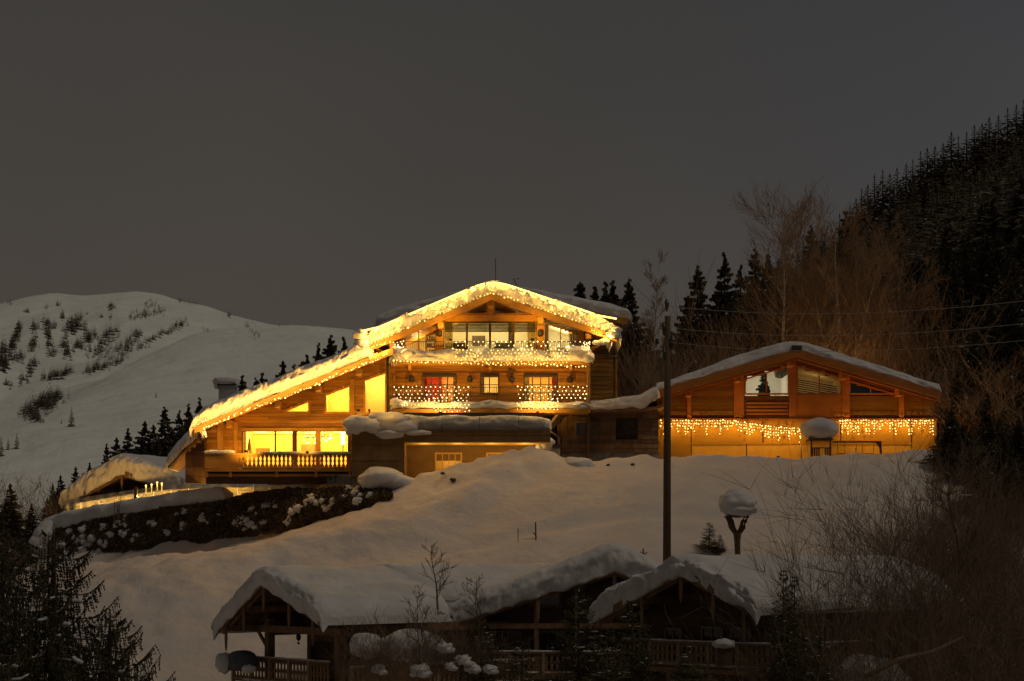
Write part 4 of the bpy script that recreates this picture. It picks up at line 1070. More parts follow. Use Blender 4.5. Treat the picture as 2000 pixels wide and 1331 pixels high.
for px in (404, 450, 540, 617, 683):
    m = MB(); m.pbox(px-2.5, px+2.5, 886 if px in (404, 683) else 918, 932, YD+.05, .15); m.build('post', M['timber'], deckp)
m = MB()
for a, b, h, s in ((402, 455, 6, 1), (505, 684, 3, 2)):
    x0, x1 = X_(a, YD), X_(b, YD); pr = [(x0, Z_(886, YD)), (x1, Z_(886, YD))]
    q = snow_roof(pr, YD-.1, YD+.35, h/36, seed=s, over=.03, n=50, lump=.02, droop=0); m.add(q.v, q.f)
m.build('railing_snow', M['snow_roof'], deckp, smooth=True)

# ---- snow on the roofs
sn = snow_roof(mainp, YV-.05, 108.2, .9, seed=1, over=.25, n=260, lump=.17, droop=.5, ends=10, Tfn=lambda u: .82+.45*max(0, .25-u)*4*.5+.1*max(0, u-.8), smooth=12)
sn.build('roof_snow', M['snow_roof'], ch, smooth=True)
sn = snow_roof(rearp, 108.4, 118.2, .75, seed=2, over=.25, n=120, lump=.08, droop=.2, smooth=9, Tfn=lambda u: .62+.3*abs(u-.5)); sn.build('roof_snow', M['snow_roof'], ch, smooth=True)
wingsn = pxpoly([(381, 833), (716, 698)], 102.7)
sn = snow_roof(wingsn, 102.6, 113.5, .95, seed=3, over=.3, n=240, lump=.12, droop=.4, smooth=9, ends=12, Tfn=lambda u: 1.0-.12*u); sn.build('roof_snow', M['snow_roof'], ch, smooth=True)
# lumps curling under the left roof corner
for px, py, r, s in ((708, 672, .42, 1), (716, 688, .36, 2), (724, 697, .3, 3), (703, 655, .4, 4)):
    m = MB(); m.blob(P(px, py, 103.2), (r*1.1, r*1.2, r*.8), 16, 10, .25, 2, s); m.build('snow_lump', M['snow_roof'], ch, smooth=True)
for px, py, r, s in ((1196, 655, .34, 1), (1202, 646, .3, 2), (1180, 668, .26, 5), (1165, 670, .2, 7)):
    m = MB(); m.blob(P(px, py, 103.2), (r*1.2, r*1.2, r*.7), 16, 10, .25, 2, s); m.build('snow_lump', M['snow_roof'], ch, smooth=True)
m = MB(); rr = random.Random(9)
def icicle(mb, px, py, L, Y, r=.05): mb.tube([P(px, py, Y), P(px, py+L*.5, Y), P(px+rr.uniform(-1, 1), py+L, Y)], [r, r*.6, .005], 6)
for px, py, L in ((1190, 668, 22), (1186, 670, 12), (1194, 668, 14), (1182, 668, 6)): icicle(m, px, py, L, 103.3, .09)
for px, L in ((1213, 10), (1216, 18), (1219, 12), (1222, 16), (1209, 6), (1225, 9)): icicle(m, px, 622, L, 108.6, .05)
for px in range(392, 402, 3): icicle(m, px, 842, rr.uniform(6, 22), 102.8, .06)
for px in (765, 769, 774): icicle(m, px, 706, rr.uniform(6, 14), 103.3, .05)
m.build('icicles', M['icicle'], ch, smooth=True, kind='stuff')
# balcony snow
def ledge_snow(px0, px1, py, T_, Y0, Y1, seed, lump=.08, ends=14, label=None, over=.15, drp=.1, Tfn=None):
    q = snow_roof(pxpoly([(px0, py), (px1, py)], Y0), Y0, Y1, T_, seed=seed, over=over, n=120, lump=lump, droop=drp, ends=ends, Tfn=Tfn)
    return q.build('balcony_snow', M['snow_roof'], ch, smooth=True)
ledge_snow(765, 1153, 704, .66, 103.25, 103.48, 11, .10, Tfn=lambda u: .62+.25*N(u*7, 3.)+(.15 if u > .8 else 0))
ledge_snow(768, 1150, 796, .3, 103.25, 103.48, 12, .08, Tfn=lambda u: .30+.22*N(u*9, 5.))
for px, py, rx, rz, s in ((775, 688, .42, .32, 1), (790, 692, .4, .28, 2), (1125, 690, .75, .36, 3), (1148, 698, .38, .3, 4), (1095, 694, .6, .26, 5), (774, 787, .36, .26, 6), (786, 790, .36, .2, 7)):
    m = MB(); m.blob(P(px, py, 103.25), (rx, .42, rz), 18, 10, .25, 1.8, s); m.build('snow_lump', M['snow_roof'], ch, smooth=True)

# chimney with its snow cap
cm = empty('chimney_stack', P(441, 800, 110), 'plastered chimney with a thick mushroom of snow behind the wing roof', 'chimney')
m = MB(); m.pbox(427, 458, 752, 830, 110, 1.2); m.build('shaft', M['concrete'], cm)
m = MB(); m.pbox(424, 461, 750, 753, 109.9, 1.4); m.pbox(430, 433, 744, 750, 110, .1); m.pbox(452, 455, 744, 750, 110, .1); m.build('cap_slab', M['metal'], cm)
m = MB(); m.blob(P(442, 746, 110.5), (.80, .8, .24), 20, 10, .12, 2, 3, power=.6); m.blob(P(424, 752, 110.3), (.22, .3, .26), 12, 8, .2, 2, 5); m.blob(P(461, 750, 110.3), (.2, .3, .22), 12, 8, .2, 2, 6); m.build('snow_cap', M['snow_roof'], cm, smooth=True)
m = MB(); m.tube([P(968, 560, 112), P(968, 505, 112)], .02, 4); m.tube([P(1010, 560, 112), P(1003, 545, 112), P(1014, 545, 112)], .03, 4); tag(m.build('antenna', M['metal'], origin=P(968, 560, 112)), 'thin antenna rod sticking up from the ridge snow', 'antenna')

# ---- string lights on the chalet
def roof_line(prof, Tf, f, n=60, y=YV-.2, sm=4, a=0., b=1.):
    pr = resample(prof, n); z = [p[1] for p in pr]; o = []
    for i, (x, zb) in enumerate(pr):
        if not (a <= i/(n-1) <= b): continue
        lo, hi = max(0, i-sm), min(n, i+sm+1); zz = sum(z[lo:hi])/(hi-lo); T_ = Tf(i/(n-1)) if callable(Tf) else Tf
        o.append(Vector((x, y, zb*(1-f)+(zz+T_)*f)))
    return o
top = roof_line(mainp, .8, .93, y=YV-.12)
e_ = string_lights(top, .22, 'golden rope of light along the upper edge of the main roof snow', 'roof light ropes', r=.035, mt='bulb_warm', power=290, nl=26, off=(0, -.20, -.08), colr=(1, .50, .075))
m = MB(); m.tube(top, .05, 5); m.build('rope', M['led'], e_)
bot = roof_line(mainp, .8, .04, y=YV-.22)
string_lights(bot, .2, 'golden light string along the lower edge of the main gable snow', 'roof light ropes', r=.04, mt='bulb_warm', power=90, nl=18, off=(0, -.28, .15))
wl = [P(a, b, 102.45) for a, b in ((398, 836), (420, 826), (470, 806), (520, 788), (560, 774), (600, 758), (640, 741), (680, 724), (720, 709), (762, 690))]
string_lights(wl, .16, 'string of white-gold bulbs under the left wing roof edge', 'roof light ropes', r=.05, mt='bulb', jit=.04, power=430, nl=18, off=(0, -.42, .50))
string_lights([P(398, 836, 102.4), P(403, 852, 102.4)], .09, 'short hanging light string at the lower left roof corner', None, r=.05, mt='bulb', power=40, nl=1, off=(-.2, -.4, .1))
# messy lights at the left roof corner
for i, pts in enumerate(([(702, 668), (716, 662), (732, 656), (760, 655)], [(712, 690), (728, 676), (742, 672), (764, 668)], [(720, 700), (735, 690), (763, 684)])):
    string_lights([P(a, b, YV-.35) for a, b in pts], .14, ['upper', 'middle', 'lowest'][i]+' loop of lights tangled at the left roof corner', 'lights tangled at the left roof corner', r=.05, mt='bulb_warm', power=34, nl=2, off=(0, -.4, 0))
string_lights([P(a, b, 103.1) for a, b in ((768, 704), (850, 708), (900, 709), (950, 712), (1000, 712), (1060, 712), (1110, 716), (1150, 716))], .2, 'light string under the upper balcony snow', None, r=.045, power=90, nl=6, off=(0, -.45, -.05))
string_lights([P(a, b, YV-.15) for a, b in ((1155, 645), (1180, 655), (1200, 660))], .15, 'short light string under the right roof corner', None, r=.04, mt='bulb_warm', power=60, nl=2, off=(0, -.3, -.1))
net_lights(890, 1152, 668, 682, 103.3, 'upper net of lights on the thin railing of the top balcony', seed=1, keep=.85, nl=3, power=14)
net_lights(890, 1112, 684, 710, 102.9, 'dense net of lights hanging over the snow of the top balcony', seed=2, step=7.5, keep=.95, mt='bulb_warm', nl=4, power=30)
net_lights(768, 790, 668, 684, 103.3, 'small bunch of lights at the left end of the top balcony', seed=3, step=7, nl=1, power=18)
net_lights(770, 918, 756, 780, 103.3, 'net of white lights on the left half of the lower balcony railing', seed=4, nl=3, power=24)
net_lights(1012, 1150, 756, 780, 103.3, 'net of white lights on the right half of the lower balcony railing', seed=5, nl=3, power=24)
net_lights(768, 916, 784, 796, 102.95, 'net of lights over the snow ledge at the left of the lower balcony', seed=6, step=8, nl=3, power=22)
net_lights(848, 916, 797, 806, 102.95, 'small net of lights hanging below the lower balcony', seed=7, step=8, nl=1, power=10)
net_lights(1010, 1092, 786, 800, 102.95, 'net of lights over the snow ledge at the right of the lower balcony', seed=8, step=8, nl=2, power=16)
net_lights(1141, 1152, 670, 682, 103.2, 'few lights bunched at the right end of the top balcony', seed=9, step=4, nl=1, power=5)

# ---- terrace in front: dark ground floor, snow, glass rail
YT = 101.7
tb = empty('terrace_building', P(880, 925, YT), 'flat-roofed dark ground floor with a glass-railed snowy terrace on top', 'building')
m = MB(); siding(m, pxpoly([(687, 932), (790, 932), (790, 838), (687, 838)], YT), YT, .9, seed=3, maxlen=9); siding(m, pxpoly([(790, 863), (1075, 863), (1075, 838), (790, 838)], YT), YT, .4, seed=8, maxlen=9); m.build('wall', M['board_dark'], tb)
YR = 104.3
gw = [pxpoly(p, YR) for p in ([(851, 935), (901, 935), (901, 886), (851, 886)], [(951, 935), (1010, 935), (1010, 886), (951, 886)])]
m = MB(); siding(m, pxpoly([(785, 935), (1080, 935), (1080, 866), (785, 866)], YR), YR, .85, gw, seed=9, maxlen=9); m.build('recessed_wall', M['board_dark'], tb)
m = MB(); m.box(X_(687, YT), X_(1075, YT), YT+.1, YF-.3, Z_(863, YT), Z_(840, YT)); m.box(X_(687, YT), X_(790, YT), YT+.1, YF-.3, Z_(935, YT), Z_(863, YT)); m.build('roof', M['board_dark'], tb)
m = MB(); m.box(X_(790, YT), X_(1075, YT), YT-.06, YR-.05, Z_(863, YT)-.06, Z_(863, YT)-.01); m.build('canopy', M['garage_door'], tb, label='long pale canopy edge lit from below')
for px in (830, 895, 960, 1025): lamp('canopy_light', P(px, 882, YT+1.0), 26, (1, .66, .2), .1, tb)
for w_, mm in zip(gw, ((864, 877, 889), (975,))): window(tb, w_, YR, mull=[X_(p, YR) for p in mm], fmat='garage_door', mw=.05)
room(tb, X_(846, YR), X_(906, YR), YR+.12, YR+1.6, Z_(938, YR), Z_(884, YR), 'plaster', 16, (1, .55, .12)); room(tb, X_(946, YR), X_(1014, YR), YR+.12, YR+1.6, Z_(938, YR), Z_(884, YR), 'plaster', 130, (1, .66, .2))
q = snow_roof(pxpoly([(690, 840), (1072, 840)], YT+.35), YT+.28, YF-.5, .7, seed=21, over=.05, n=120, lump=.05, droop=0, Tfn=lambda u: .80+.10*N(u*6, 2.)); q.build('terrace_snow', M['snow_roof'], tb, smooth=True)
for px, py, rx, rz, s in ((700, 828, .75, .42, 1), (728, 832, .8, .38, 2), (760, 824, .95, .52, 3), (785, 833, .8, .36, 4), (815, 846, .7, .16, 5), (760, 848, .8, .3, 6), (690, 838, .45, .4, 8), (740, 818, .6, .3, 9)):
    m = MB(); m.blob(P(px, py, YT-.02+.03*s), (rx*1.15, .5, rz*1.05), 26, 16, .13, 1.8, s); m.build('snow_lump', M['snow_roof'], tb, smooth=True)
for a, b in ((697, 716), (717, 789), (791, 862), (864, 935), (937, 1012), (1014, 1066)):
    m = MB(); m.pbox(a, b-1, 808, 840, YT-.1 + (-.0), .015); m.build('glass_panel', M['glass_green'], tb)
m = MB(); m.pbox(790, 1066, 806.5, 808.5, YT-.12, .05); m.build('handrail', M['metal'], tb)
for px in (790, 863, 936, 1013): m = MB(); m.pbox(px-.5, px+.5, 808, 840, YT-.12, .05); m.build('rail_post', M['metal'], tb)
lamp('terrace_glow', P(760, 800, YT-.8), 10, WARM, .3, tb)
# under the wing deck
m = MB(); m.pbox(402, 690, 921, 945, YD+.7, .6); tag(m.build('plinth', M['plank_dark'], origin=P(545, 945, YD+.7)), 'low dark plinth wall under the wing balcony', 'wall')

# added fill lights in small housings, unseen sources that brighten facades and trees
def add_fill(px, py, Y, power, aim, lb, colr=WARM, ang=110):
    x, y, z = P(px, py, Y); e_ = empty('floodlight', (x, y, z), lb, 'floodlight', 'small floodlights washing the chalet facades')
    m = MB(); m.box(x-.08, x+.08, y-.05, y+.05, z-.06, z+.06); m.build('housing', M['metal'], e_)
    d = bpy.data.lights.new('flood_beam', 'SPOT'); d.energy = power; d.color = colr; d.spot_size = R(ang); d.spot_blend = .9; d.shadow_soft_size = .04
    o = bpy.data.objects.new('flood_beam', d); col.objects.link(o); o.parent = e_; v = (Vector(aim)-Vector((x, y, z))).normalized()
    o.location = v*.12; o.rotation_euler = v.to_track_quat('-Z', 'Y').to_euler()
add_fill(480, 882, 101.6, 250, P(480, 850, YW), 'small floodlight on the left part of the wing balcony')
add_fill(600, 884, 101.4, 300, P(600, 800, YW), 'small floodlight on the right part of the wing balcony')
add_fill(700, 802, 100.9, 200, P(710, 770, YW), 'small floodlight on the terrace by the tall wing window')
add_fill(860, 806, 101.35, 600, P(850, 720, YF), 'small floodlight on the terrace under the red-lit window')
add_fill(1050, 806, 101.35, 600, P(1060, 720, YF), 'small floodlight on the terrace under the right middle window')
add_fill(880, 664, 102.6, 330, P(860, 610, YF), 'small floodlight on the left of the top balcony')
add_fill(1040, 664, 102.6, 330, P(1050, 610, YF), 'small floodlight on the right of the top balcony')
add_fill(1175, 800, 106.0, 170, P(1180, 720, 109), 'small floodlight below the plain side wall')

for i, (px, Y, tx, pw) in enumerate(((1545, 121, 1540, 700), (1640, 120.5, 1645, 700), (1290, 115, 1290, 260), (1730, 120.5, 1740, 380))):  # unseen lights added behind the low chalet to brighten birches and bushes
    x = X_(px, Y); g = gz(x, Y)+.5
    add_fill(px, HOR-g*F/Y, Y, pw, P(tx, 480, Y+6), ['first garden floodlight lighting the thin birches from below', 'second garden floodlight lighting the forked birch from below', 'garden floodlight under the slender tree by the utility pole', 'garden floodlight under the leaning birch'][i], (1, .55, .16), 90)
# ---------------------------------------------------------------- the low orange chalet on the right
Y2 = 108.0; V2 = 106.3
lc = empty('low_chalet', P(1557, 895, Y2), 'wide low chalet with orange gable, icicle lights and lit lower wall', 'house')
lp = pxpoly([(1284, 762), (1557, 682), (1836, 764)], V2)
m = MB(); deck(m, lp, .22, V2, 118.5); r2_ = m.build('roof', M['timber_red'], lc)
m = MB(); deck(m, [(x, z-.01) for x, z in lp], .46, V2-.1, V2); m.build('fascia', M['timber_red'], r2_)
m = MB(); deck(m, [(x, z-.38) for x, z in lp], .22, V2+.14, V2+.3); m.build('verge_board', M['timber_red'], r2_)
m = MB(); m.pbox(1547, 1566, 675, 684, V2-.16, .3); m.build('ridge_cap', M['metal'], r2_)
for px in (1348, 1444, 1549, 1652, 1763):
    x = X_(px, V2); z = on(lp, x)-.42; m = MB(); m.box(x-.14, x+.14, V2+.35, Y2, z-.42, z); m.build('purlin', M['timber_red'], lc)
w2 = pxpoly([(1286, 822), (1830, 822), (1820, 772), (1557, 696), (1294, 772)], Y2)
o2 = [pxpoly(p, Y2) for p in ([(1455, 770), (1540, 770), (1540, 716), (1455, 741)], [(1557, 770), (1643, 770), (1643, 738), (1557, 716)], [(1659, 770), (1745, 770), (1659, 745)])]
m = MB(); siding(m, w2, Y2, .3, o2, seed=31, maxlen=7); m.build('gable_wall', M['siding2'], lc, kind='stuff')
window(lc, o2[0], Y2, mull=[X_(1497, Y2)], fmat='timber_red'); window(lc, o2[1], Y2, mull=[X_(1600, Y2)], fmat='timber_red'); window(lc, o2[2], Y2, mull=[X_(1700, Y2)], fmat='timber_red')
for a, b, t_ in ((1434, 1453, 722), (1541, 1556, 692), (1645, 1660, 722), (1756, 1766, 750), (1342, 1350, 748)): 
    m = MB(); m.pbox(a, b, t_, 821, Y2-.13, .12); m.build('post', M['timber_red'], lc)
m = MB(); m.pbox(1541, 1646, 771, 820, Y2-.10, .09); m.build('panel', M['timber_red'], lc)
m = MB()
for k in range(5): m.pbox(1458, 1539, 786+k*7, 790+k*7, Y2-.09, .08)
m.build('slat_panel', M['timber_red'], lc, kind='stuff')
m = MB(); m.pbox(1286, 1830, 818, 822, Y2-.2, .19); m.build('beam', M['timber_red'], lc)
room(lc, X_(1452, Y2), X_(1543, Y2), Y2+.15, Y2+4, Z_(773, Y2), Z_(735, Y2), 'white', 34, (1, .84, .55), topl=Z_(736, Y2), topr=Z_(711, Y2))
room(lc, X_(1554, Y2), X_(1647, Y2), Y2+.15, Y2+4, Z_(773, Y2), Z_(735, Y2), 'plaster', 13, (1, .72, .32), topl=Z_(711, Y2), topr=Z_(736, Y2))
room(lc, X_(1656, Y2), X_(1750, Y2), Y2+.15, Y2+4, Z_(773, Y2), Z_(742, Y2), 'plank_dark', 3, (1, .72, .32), topl=Z_(740, Y2), topr=Z_(766, Y2))
m = MB()
for k in range(7): m.bar(P(1559, 742+k*4.2, Y2+2.2), P(1640, 757+k*4.0, Y2+2.2), .05, .06)
tag(m.build('stair_railing', M['wood_dark'], origin=P(1600, 770, Y2+2.2)), 'slanting rails of a stair seen through the right gable window', 'railing')
tf, tt, ts = spruce_mesh('x', 1.35, .38, 7, 77, snow=0)
e_ = empty('indoor_fir', P(1492, 771, Y2+.7), 'small bare indoor fir standing behind the pale gable window', 'tree'); 
for nm, q, mt_ in (('crown', tf, 'needle'), ('trunk', tt, 'bark')):
    o = bpy.data.objects.new(nm, q.mesh(nm, M[mt_])); col.objects.link(o); o.parent = e_
e_.scale = (1, 1, 1.05)
m = MB(); m.tube([P(1535, 716, Y2+1), P(1520, 732, Y2+1), P(1517, 738, Y2+1)], [.45, .35, .1], 10); tag(m.build('ceiling_hood', M['stone'], origin=P(1520, 735, Y2+1)), 'grey cone-shaped hood hanging inside the pale gable window', 'hood')
# lower wall
lw = [(1284, 905), (1830, 905), (1830, 822), (1284, 822)]
m = MB(); 
for a, b in ((1286, 1349), (1351, 1489), (1491, 1641), (1643, 1779), (1781, 1829)): m.pbox(a, b, 822, 866, Y2+.02, .15)
m.build('lower_wall', M['garage_wall'], lc, kind='stuff')
for a, b in ((1286, 1349.5), (1780.5, 1829)): m = MB(); m.pbox(a, b, 866, 912, Y2+.02, .15); m.build('lower_wall', M['garage_wall'], lc)
for a, b in ((1351, 1457), (1459, 1564), (1566, 1671), (1673, 1779)): m = MB(); m.pbox(a, b, 868, 912, Y2-.02, .1); m.build('garage_door', M['garage_door'], lc)
m = MB(); m.pbox(1350, 1780, 865, 868, Y2-.08, .1); m.build('lintel', M['garage_wall'], lc)
m = MB(); x0, x1 = X_(1284, Y2), X_(1830, Y2); m.box(x0, x0+.2, Y2+.2, 118, Z_(912, Y2), Z_(768, Y2)); m.build('side_wall', M['siding'], lc)
m = MB(); m.box(x1-.2, x1, Y2+.2, 118, Z_(912, Y2), Z_(768, Y2)); m.build('side_wall', M['siding'], lc)
# rafters under the left eave, seen along the side
for k in range(4):
    yy = V2+.9+k*2.8; xa_, xb_ = lp[0][0]+.1, X_(1284, Y2)+.1
    m = MB(); m.bar((xa_, yy, lp[0][1]-.42), (xb_+1.2, yy, on(lp, xb_+1.2)-.36), .14, .2); m.build('rafter', M['timber_red'], lc)
q = snow_roof(lp, V2-.02, 118.6, .42, seed=41, over=.1, n=150, lump=.05, droop=.12, ends=24, smooth=9, face=-.25, Tfn=lambda u: .40+.30*max(0, 1-abs(u-.38)/.3)+.12*max(0, 1-abs(u-.7)/.25))
q.build('roof_snow', M['snow_roof'], lc, smooth=True)
# icicle light curtains
def icicles(px0, px1, yf, label, seed, Y=Y2-.35, n=None, power=200, nl=7):
    rd = random.Random(seed); e_ = empty('icicle_lights', P((px0+px1)/2, yf((px0+px1)/2), Y), label, 'icicle lights', 'icicle lights on the low chalet')
    b = MB(); w = MB(); px = px0; line = []
    while px < px1:
        y0 = yf(px); line.append(P(px, y0, Y)); L = rd.choice((2, 3, 3, 4, 5, 6)); 
        pts = []
        for k in range(L):
            p = P(px+rd.gauss(0, .9), y0+2+k*5.2+rd.gauss(0, .7), Y+rd.gauss(0, .04)); b.octa(p, .042*rd.uniform(.7, 1.2)); pts.append(p)
        w.tube([P(px, y0, Y)]+pts, .006, 3); px += 5.2
    w.tube(line, .014, 3); b.build('bulbs', M['bulb'], e_, kind='stuff'); w.build('wire', M['metal'], e_, kind='stuff')
    for i in range(nl):
        px = px0+(px1-px0)*(i+.5)/nl; lamp('icicle_glow', P(px, yf(px)+14, Y-.25), power/nl, WARM, .3, e_)
icicles(1292, 1572, lambda x: 820+(0 if x < 1430 else 15*math.sin((x-1430)/142*1.7)), 'icicle light curtain left of the snow-capped playhouse, sagging at its right', 1, nl=7, power=150)
icicles(1640, 1826, lambda x: 820, 'straight icicle light curtain right of the snow-capped playhouse', 2, nl=5, power=110)
for px in (1400, 1520, 1720): add_fill(px, 893, 104.6, 75, P(px, 850, Y2), 'small floodlight in the snow at the foot of the lit wall, %s' % {1400: 'left', 1520: 'middle', 1720: 'right'}[px])  # added lights that brighten the lower wall, no such lamps seen
for px in (1440, 1680): add_fill(px, 816, 106.9, 30, P(px+30, 690, V2), 'small upward floodlight on the beam of the low chalet, %s side' % ('left' if px < 1500 else 'right'), (1, .42, .08), 150)  # added lights that brighten the gable from below

# annex between the houses
YA = 106.0
an = empty('annex', P(1170, 885, YA), 'low dark timber annex with snow roof left of the orange chalet', 'building')
aw = [(1092, 884), (1286, 884), (1286, 800), (1092, 800)]
ao = [pxpoly(p, YA) for p in ([(1124, 853), (1162, 853), (1162, 825), (1124, 825)], [(1203, 855), (1246, 855), (1246, 820), (1203, 820)])]
m = MB(); siding(m, pxpoly(aw, YA), YA, .26, ao, seed=51); m.build('wall', M['wood_old'], an, kind='stuff')
m = MB(); m.box(X_(1092, YA), X_(1092, YA)+.15, YA+.1, 114, Z_(884, YA), Z_(800, YA)); m.box(X_(1092, YA), X_(1286, YA), 108.5, 108.6, Z_(884, YA), Z_(800, YA)); m.build('side_wall', M['wood_old'], an)
window(an, ao[0], YA, fmat='wood_old'); 
m = MB()
for k in range(12): m.pbox(1205+k*3.4, 1205.8+k*3.4, 843, 855, YA+.05, .03)
m.pbox(1203, 1246, 842, 843.3, YA+.04, .04); m.build('railing', M['metal'], an, kind='stuff')
m = MB(); m.box(X_(1100, YA), X_(1262, YA), YA+.4, YA+.45, Z_(880, YA), Z_(805, YA)); 
m.build('inner_wall', M['fabric_dark'], an)
ap = pxpoly([(1068, 838), (1098, 801), (1262, 797), (1300, 790)], 105.0)
m = MB(); deck(m, ap, .14, 105.0, 114); m.build('roof', M['wood_old'], an)
q = snow_roof(pxpoly([(1098, 801), (1180, 799), (1262, 795), (1282, 775)], 105.0), 104.95, 113.5, .5, seed=52, over=.12, n=110, lump=.04, droop=.06, smooth=9, Tfn=lambda u: .42+.55*u**2); q.build('roof_snow', M['snow_roof'], an, smooth=True)
for k in range(3):
    m = MB(); m.bar(P(1066+k*4, 838+k*2, 104.8+k*.5), P(1094+k*5, 803+k*2, 104.8+k*.5), .1, .12); m.build('rafter', M['copper'], an)
m = MB(); m.tube([P(1064, 834, 104.6), P(1074, 842, 104.7), P(1092, 855, 105.6), P(1092, 884, 105.7)], .07, 8); m.build('downpipe', M['copper'], an)
m = MB(); m.tube([(X_(1066, 104.6), 104.6, Z_(835, 104.6)), (X_(1066, 104.6), 113, Z_(835, 104.6))], .09, 8); m.build('gutter', M['copper'], an)
for a, b in ((1098, 1108), (1088, 1093)): m = MB(); m.pbox(a, b, 815, 884, YA-.1, .08); m.build('trim_board', M['wood_old'], an)
m = MB(); m.pbox(1095, 1290, 884, 915, YA+.1, .3); m.build('plinth', M['stone'], an)
lamp('annex_glow', P(1082, 850, 104.2), 5, (1, .6, .25), .3, an)
bx_ = MB(); bx_.pbox(1062, 1094, 876, 905, 103.4, 1.6); o = bx_.build('stone_box', M['concrete'], origin=P(1078, 905, 103.4)); tag(o, 'grey plastered box with dark lid in front of the annex', 'box')
m = MB(); m.pbox(1060, 1096, 868, 876, 103.3, 1.8); m.build('lid', M['metal'], o)
m = MB(); m.blob(P(1066, 868, 103.6), (.5, .6, .4), 16, 10, .2, 2, 3); m.blob(P(1054, 884, 103.5), (.32, .5, .6), 16, 10, .2, 2, 4); m.build('snow_cap', M['snow_roof'], o, smooth=True, kind='stuff')
e_ = empty('bush', P(1180, 905, 104), 'small leafless shrub against the annex plinth', 'bush'); a_, f_ = bush_meshes(91, 1.1, 1.0, 8, 2)
for nm, q in (('stems', a_), ('twigs', f_)):
    if q.v: o = bpy.data.objects.new(nm, q.mesh(nm, M['twig_dark'])); col.objects.link(o); o.parent = e_; tag(o, kind='stuff')

# playhouse with its snow dome and the swing frame
YP = 103.6
pz = empty('playhouse', P(1604, 890, YP), 'little wooden playhouse tower under a huge dome of snow', 'playhouse')
for px in (1585, 1622):
    for dy in (0, 1.0):
        m = MB(); m.pbox(px-1.5, px+1.5, 856, 893, YP+dy, .1); m.build('post', M['wood_dark'], pz)
m = MB(); m.pbox(1580, 1627, 857, 860, YP-.1, 1.3); m.build('roof', M['wood_dark'], pz)
for i in range(9): 
    if i in (4, 5): continue
    m = MB(); px = 1587+i*4.2; m.pbox(px-1.6, px+1.6, 875, 891, YP-.02, .03); m.build('board', M['wood_dark'], pz)
m = MB(); m.pbox(1585, 1624, 874, 876, YP-.05, .1); m.build('rail', M['wood_dark'], pz)
m = MB(); m.blob(P(1601, 838, YP+.5), (1.12, 1.1, .62), 26, 16, .07, 1.4, 4); m.blob(P(1603, 850, YP+.5), (.78, .8, .3), 20, 10, .1, 2, 6); m.build('snow_dome', M['snow_roof'], pz, smooth=True, kind='stuff')
sw = empty('swing_frame', P(1675, 890, YP), 'dark swing frame beside the playhouse in front of the lit wall', 'swing')
m = MB(); m.pbox(1627, 1722, 862, 865, YP+.4, .1); m.build('crossbar', M['wood_dark'], sw)
for a, b in (((1719, 864), (1721, 893)), ((1712, 864), (1719, 873))): m = MB(); m.bar(P(*a, YP+.45), P(*b, YP+.45), .11, .11); m.build('post', M['wood_dark'], sw)
for px in (1636, 1650, 1684, 1706): m = MB(); m.tube([P(px, 864, YP+.45), P(px, 886, YP+.45)], .014, 4); m.build('rope', M['metal'], sw)
for a, b in ((1636, 1650), (1684, 1706)): m = MB(); m.pbox(a-1, b+1, 886, 887.4, YP+.35, .2); m.build('seat', M['wood_dark'], sw)
m = MB(); m.pbox(1650, 1720, 887, 888.5, YP+.6, .1); m.build('bottom_bar', M['wood_dark'], sw)

# snow piles along the crest, boulders and shrubs buried in snow
def snow_heap(specs, label, Y, name='snow_mound', cat='snow mound', dark=(), group=None):
    x0 = specs[0]; e_ = MB()
    for i, (px, py, rx, rz, *dy) in enumerate(specs): e_.blob(P(px, py, Y+(dy[0] if dy else 0)), (rx, rx*.8, rz), 20, 12, .16, 1.5, i+px*.1)
    o = e_.build(name, M['snow_roof'], origin=P(x0[0], x0[1], Y), smooth=True, kind=None); tag(o, label, cat, group)
    if dark:
        d = MB()
        for i, (px, py, r) in enumerate(dark): d.blob(P(px, py, Y-specs[0][2]*.55), (r, r, r*.8), 8, 6, .4, 2, i)
        d.build('stone', M['stone'], o)
    return o
G_ = 'snow mounds along the crest before the houses'
snow_heap([(745, 935, 1.25, .62), (775, 945, 1.1, .5), (730, 945, .8, .4)], 'big round snow mound at the right end of the glass rail', 100.6, group=G_)
snow_heap([(1128, 908, .9, .45), (1105, 915, .9, .35), (1150, 916, .8, .3)], 'rounded snow pillow before the annex with a lamp-lit crest', 101.2, group=G_)

for i, (px, py, Y, r, lb) in enumerate(((932, 944, 98.6, .24, 'dark stone tip below the long snow bank'), (885, 938, 98.9, .14, 'small dark stone left of the stone below the snow bank'), (1031, 926, 99.7, .2, 'dark stone tip below the grey box, left of two'), (1061, 922, 99.9, .2, 'dark stone tip below the grey box, right of two'), (1188, 911, 100.4, .16, 'dark shrub tip in the snow below the annex'), (1236, 908, 100.6, .1, 'small dark stone left of the utility pole'), (865, 925, 99.6, .1, 'tiny dark stone at the left of the snow bank'))):
    m = MB(); m.blob(P(px, py, Y), (r*1.2, r, r*.8), 9, 6, .4, 2, i); tag(m.build('rock', M['bark'], origin=P(px, py, Y)), lb, 'rock', 'stones sticking out of the snow below the houses')
